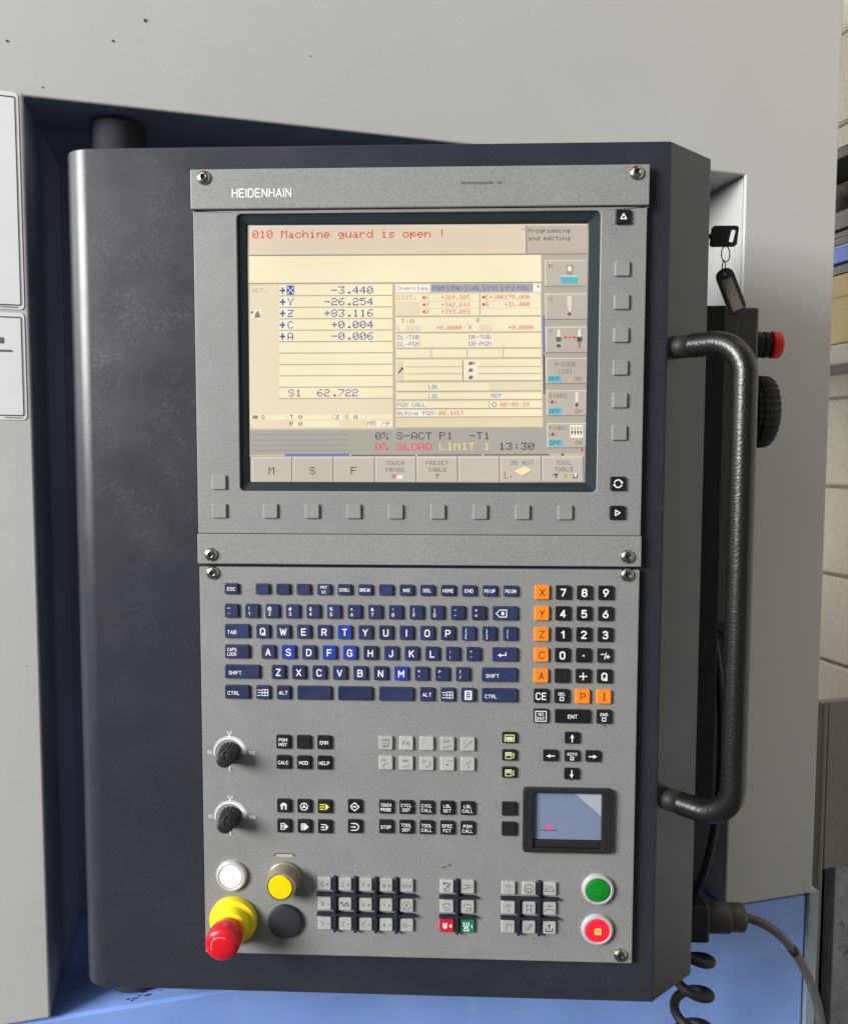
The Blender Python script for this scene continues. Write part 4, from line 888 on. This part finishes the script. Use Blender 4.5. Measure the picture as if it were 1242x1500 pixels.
# ================================================================== KEY, RING AND TAG
kx, ky, kz = 0.2560, 0.0780, 0.2142
ke = thing('key', 'black plastic headed key standing in the lock beside the console', 'key', (0.2395, ky, kz), 0)
def slab(name, pts, y0, y1, material, parent, hole=None, bev=0.0006):
    bm = bmesh.new()
    if hole is None:
        a = [bm.verts.new((x, y0, z)) for x, z in pts]; b = [bm.verts.new((x, y1, z)) for x, z in pts]; n = len(pts)
        bm.faces.new(a); bm.faces.new(list(reversed(b)))
        for i in range(n): bm.faces.new((a[i], a[(i + 1) % n], b[(i + 1) % n], b[i]))
        return bevel_mod(from_bm(name, bm, material, parent), bev, 2, 30)
    bm.free(); return ring_plate(name, pts, hole, y0, y1, material, parent, bev)
ko = [(x * 1.0 - 0.0, z) for x, z in rrect(0.0176, 0.0, 0.0255, 0.0195, 0.003, 4)]
ko = [(x + 0.10 * z * 1.0, z) for x, z in ko]
kh_ = [(x + 0.22 * z, z) for x, z in rrect(0.0252, 0.0002, 0.0045, 0.0120, 0.0015, 4)]
slab('bow', ko, -0.0016, 0.0016, M_black, ke, kh_, 0.0005)
slab('blade', [(-0.001, -0.0024), (0.0072, -0.0024), (0.0072, 0.0024), (-0.001, 0.0024)], -0.0011, 0.0011, M_black, ke)
tg = thing('key_tag', 'dark oval key tag with a dull paper window hanging from the key', 'key tag', (0.2590, ky, 0.1975), 0)
def loop(name, cx, cz, rx, rz, tilt, material, parent):
    pts = []
    for k in range(29):
        a = 2 * math.pi * k / 28; pts.append((cx + rx * math.cos(a) * math.cos(tilt), rx * math.cos(a) * math.sin(tilt), cz + rz * math.sin(a)))
    return tube(name, pts, 0.00055, material, parent, 8)
loop('ring', 0.0, 0.0, 0.0048, 0.0074, 0.35, M_rubber, tg); loop('link', -0.0014, -0.0128, 0.0026, 0.0070, 0.7, M_rubber, tg)
def rotp(pts, a, ox, oz):
    c, s = math.cos(R(a)), math.sin(R(a)); return [(ox + x * c - z * s, oz + x * s + z * c) for x, z in pts]
fr = slab('frame', rotp(rrect(0, -0.0205, 0.0172, 0.0465, 0.0080, 5), 22, -0.0018, -0.0165), -0.0016, 0.0016, M_black, tg, rotp(rrect(0.0002, -0.0235, 0.0105, 0.0320, 0.0008, 5), 22, -0.0018, -0.0165), 0.0005)
slab('paper', rotp(rrect(0.0002, -0.0235, 0.0108, 0.0322, 0.0008, 5), 22, -0.0018, -0.0165), -0.0008, 0.0006, M_tagwin, tg)
lathe('eyelet', [(0.0016, 0.0016), (0.0016, 0.0021), (0.0008, 0.0021), (0.0, 0.0017)], M_steel, tg, (-0.0008, 0, -0.0195), 16)

# ================================================================== HANDWHEEL PENDANT
pe = thing('handwheel_pendant', 'dark grey handwheel pendant with ribbed dial and red stop button behind the grab handle', 'pendant', (0.3030, 0.17, -0.1765))
box('body', -0.0205, 0.0165, -0.0200, 0.0350, 0.0, 0.3370, M_pend, pe, 0.003, 3)
box('side_strip', -0.0215, -0.0060, -0.0220, -0.0198, 0.004, 0.3320, M_pend, pe, 0.0006)
box('mount_bracket', -0.0660, -0.0215, -0.030, 0.020, -0.215, 0.3370, M_rubber, pe, 0.001)
wh = lathe('handwheel', [(0.0, 0.0), (0.0375, 0.0), (0.0385, 0.003), (0.0360, 0.0045), (0.0385, 0.006), (0.0395, 0.010), (0.0390, 0.019), (0.0365, 0.0225), (0.0300, 0.0240), (0.0, 0.0240)], M_rubber, pe, (0.0168, 0.0080, 0.2290), 144, 'X', ribs=30, ribd=0.0022)
eb = lathe('stop_button', [(0.0, 0.0), (0.0140, 0.0), (0.0146, 0.002), (0.0146, 0.006), (0.0128, 0.007), (0.0128, 0.010), (0.0140, 0.011), (0.0140, 0.015), (0.0110, 0.016), (0.0110, 0.020), (0.0, 0.020)], M_rubber, pe, (0.0168, 0.0, 0.3005), 40, 'X')
lathe('stop_cap', [(0.0, 0.019), (0.0135, 0.019), (0.0145, 0.020), (0.0146, 0.027), (0.0138, 0.029), (0.0, 0.0293)], M_redc, eb, (0, 0, 0), 40, 'X')
box('clip', -0.0260, -0.0090, -0.024, 0.005, -0.0160, -0.0100, M_black, pe, 0.0008)
lathe('clip_pin', [(0.0022, 0.0), (0.0022, 0.003), (0.0, 0.0032)], M_steel, pe, (-0.0120, -0.024, -0.0080), 16)
# cables
def bez(p0, p1, p2, p3, n=14):
    P0, P1, P2, P3 = map(Vector, (p0, p1, p2, p3)); out = []
    for k in range(n + 1):
        t = k / n; out.append(P0 * (1 - t) ** 3 + P1 * 3 * t * (1 - t) ** 2 + P2 * 3 * t * t * (1 - t) + P3 * t ** 3)
    return out
o = tube('pendant_cable', bez((0.285, 0.165, -0.19), (0.300, 0.155, -0.28), (0.300, 0.155, -0.42), (0.268, 0.165, -0.50), 20), 0.0042, M_rubber, None, 14)
tag(o, 'thin black cable running down in the dark gap behind the lower handle', 'cable')
cc = thing('connector_cable', 'grey cable curving down out of a stubby cable gland below the console', 'cable', (0.268, 0.175, -0.5190))
def cl(x, z): return (x - 0.268, 0.0, z + 0.5190)
box('socket_block', -0.030, 0.0190, -0.0200, 0.030, -0.0200, 0.0220, M_black, cc, 0.003)
g1 = lathe('gland', [(0.0, 0.0), (0.0170, 0.0), (0.0170, 0.003), (0.0175, 0.004), (0.0175, 0.024), (0.0165, 0.026), (0.0155, 0.026), (0.0155, 0.041), (0.0140, 0.043), (0.0095, 0.046), (0.0, 0.046)], M_gland, cc, (0.0190, 0, 0), 40, 'X')
pth = bez((0.062, 0.0, 0.0), (0.100, 0.0, -0.004), (0.128, -0.002, -0.040), (0.1425, -0.004, -0.085), 16) + bez((0.1425, -0.004, -0.085), (0.152, -0.006, -0.115), (0.158, -0.006, -0.16), (0.158, -0.006, -0.30), 14)[1:]
tube('cable', pth, 0.0050, M_cable, cc, 20)
tube('cable_tie', pth[9:11], 0.0055, M_rubber, cc, 20)
pts = []
for k in range(34, 5 * 28 + 1):
    t = k / 28.0; a = 2 * math.pi * t; z = -0.482 - 0.0395 * t
    pts.append((0.2705 + 0.0190 * math.cos(a), 0.160 + 0.0190 * math.sin(a), z))
pts = [Vector((0.235, 0.165, -0.515))] + [Vector(q) for q in pts]
o = tube('coiled_cable', pts, 0.0052, M_rubber, None, 14)
tag(o, 'black coiled cable hanging below the lower right corner of the console', 'cable')

# ================================================================== RIGHT BACKGROUND
def M2W(u, w, z=0.0): return (MO[0] + u * math.cos(TH) - w * math.sin(TH), MO[1] + u * math.sin(TH) + w * math.cos(TH), z)
WU = 1.60
bw = thing('block_wall', 'painted pale concrete block wall at the right edge behind the machine', 'wall', M2W(WU, 0, -1.2), TH)
box('mortar_bed', 0.012, 0.10, -1.6, 2.2, 0, 2.8, M_mortar, bw)
bm = bmesh.new(); box_bm(bm, 0.0, 0.02, 0.0, 0.44, 0.0, 0.2035); bmesh.ops.bevel(bm, geom=bm.edges[:], offset=0.004, segments=2, affect='EDGES')
bmesh.ops.recalc_face_normals(bm, faces=bm.faces[:])
me = bpy.data.meshes.new('block'); bm.to_mesh(me); bm.free(); me.materials.append(M_block)
rr = random.Random(2)
for c_ in range(-6, 7):
    zz = 0.148 + 0.2115 * c_ + 0.004
    for k in range(-4, 4):
        b = bpy.data.objects.new('block', me); COL.objects.link(b); b.parent = bw
        b.location = (rr.uniform(-.0012, .0012), 0.175 + 0.45 * k + (0.225 if c_ % 2 else 0.0), zz + 1.2)
# shelf and what stands on it
RU = 1.42
def stuff(name, label, cat, w0, w1, z0, z1, material, u0=RU, depth=0.16, bev=0.004, group=None):
    t = thing(name, label, cat, M2W(u0, (w0 + w1) / 2, z0), TH, group)
    return t, (0, depth, -(w1 - w0) / 2, (w1 - w0) / 2, 0, z1 - z0, material, t, bev)
t, a = stuff('steel_shelf', 'grey steel wall shelf carrying the cardboard box', 'shelf', 0.30, 1.1, 0.198, 0.240, M_shelf)
box('board', *a)
t, a = stuff('cardboard_box', 'plain brown cardboard box on the lower shelf', 'box', 0.34, 0.95, 0.2405, 0.382, M_card); box('carton', *a)
box('flap', -0.002, 0.02, -0.30, 0.30, 0.095, 0.0975, M_card, t)
t, a = stuff('black_tray', 'black tray lying on top of the cardboard box', 'tray', 0.34, 0.95, 0.3825, 0.404, M_tray); box('tray', *a)
t, a = stuff('blue_bin', 'bright blue plastic bin between the black trays', 'bin', 0.34, 0.95, 0.4045, 0.440, M_bin, RU - 0.006); box('bin', *a)
for k, (z0, z1, lab) in enumerate(((0.4405, 0.457, 'black tray resting directly on the blue bin'), (0.4575, 0.474, 'middle black tray of the stack above the blue bin'), (0.4745, 0.512, 'topmost thick black tray of the stack above the blue bin'))):
    t, a = stuff('black_tray', lab, 'tray', 0.34, 0.95, z0, z1, M_tray, RU + 0.006 * (k % 2)); box('tray', *a)
t, a = stuff('steel_bracket', 'jumble of grey steel brackets under the dark upper shelf edge', 'bracket', 0.34, 0.95, 0.5125, 0.608, M_clut)
rr = random.Random(9)
for k in range(14):
    w_ = -0.2 + 0.035 * k; hh = rr.uniform(0.05, 0.09)
    box('bracket', rr.uniform(0, 0.03), 0.05 + rr.uniform(0, .05), w_, w_ + rr.uniform(.006, .028), 0.0, hh, M_clut if k % 3 else M_white, t, 0.002)
box('backing', 0.09, 0.11, -0.3, 0.3, 0, 0.094, M_shelf, t)
t, a = stuff('steel_shelf', 'dark edged upper wall shelf above the steel brackets', 'shelf', 0.30, 1.1, 0.6085, 0.632, M_tray, RU - 0.02, 0.2); box('board', *a)
# worn machine column low on the right
co = thing('machine_column', 'dirty grey steel column with a dark slot at the lower right', 'column', M2W(1.185, 0.30, -1.3), TH)
box('shell', 0.0, 0.010, 0.0, 0.40, 0.0, 0.88, M_col, co, 0.003)
box('front_plate', 0.0105, 0.40, 0.0, 0.02, 0.58, 0.88, M_col, co, 0.002)
box('slot_back', 0.0105, 0.40, 0.12, 0.14, 0.0, 0.58, M_dark, co)
box('slot_post', 0.040, 0.40, 0.004, 0.03, 0.0, 0.579, M_peel, co, 0.002)
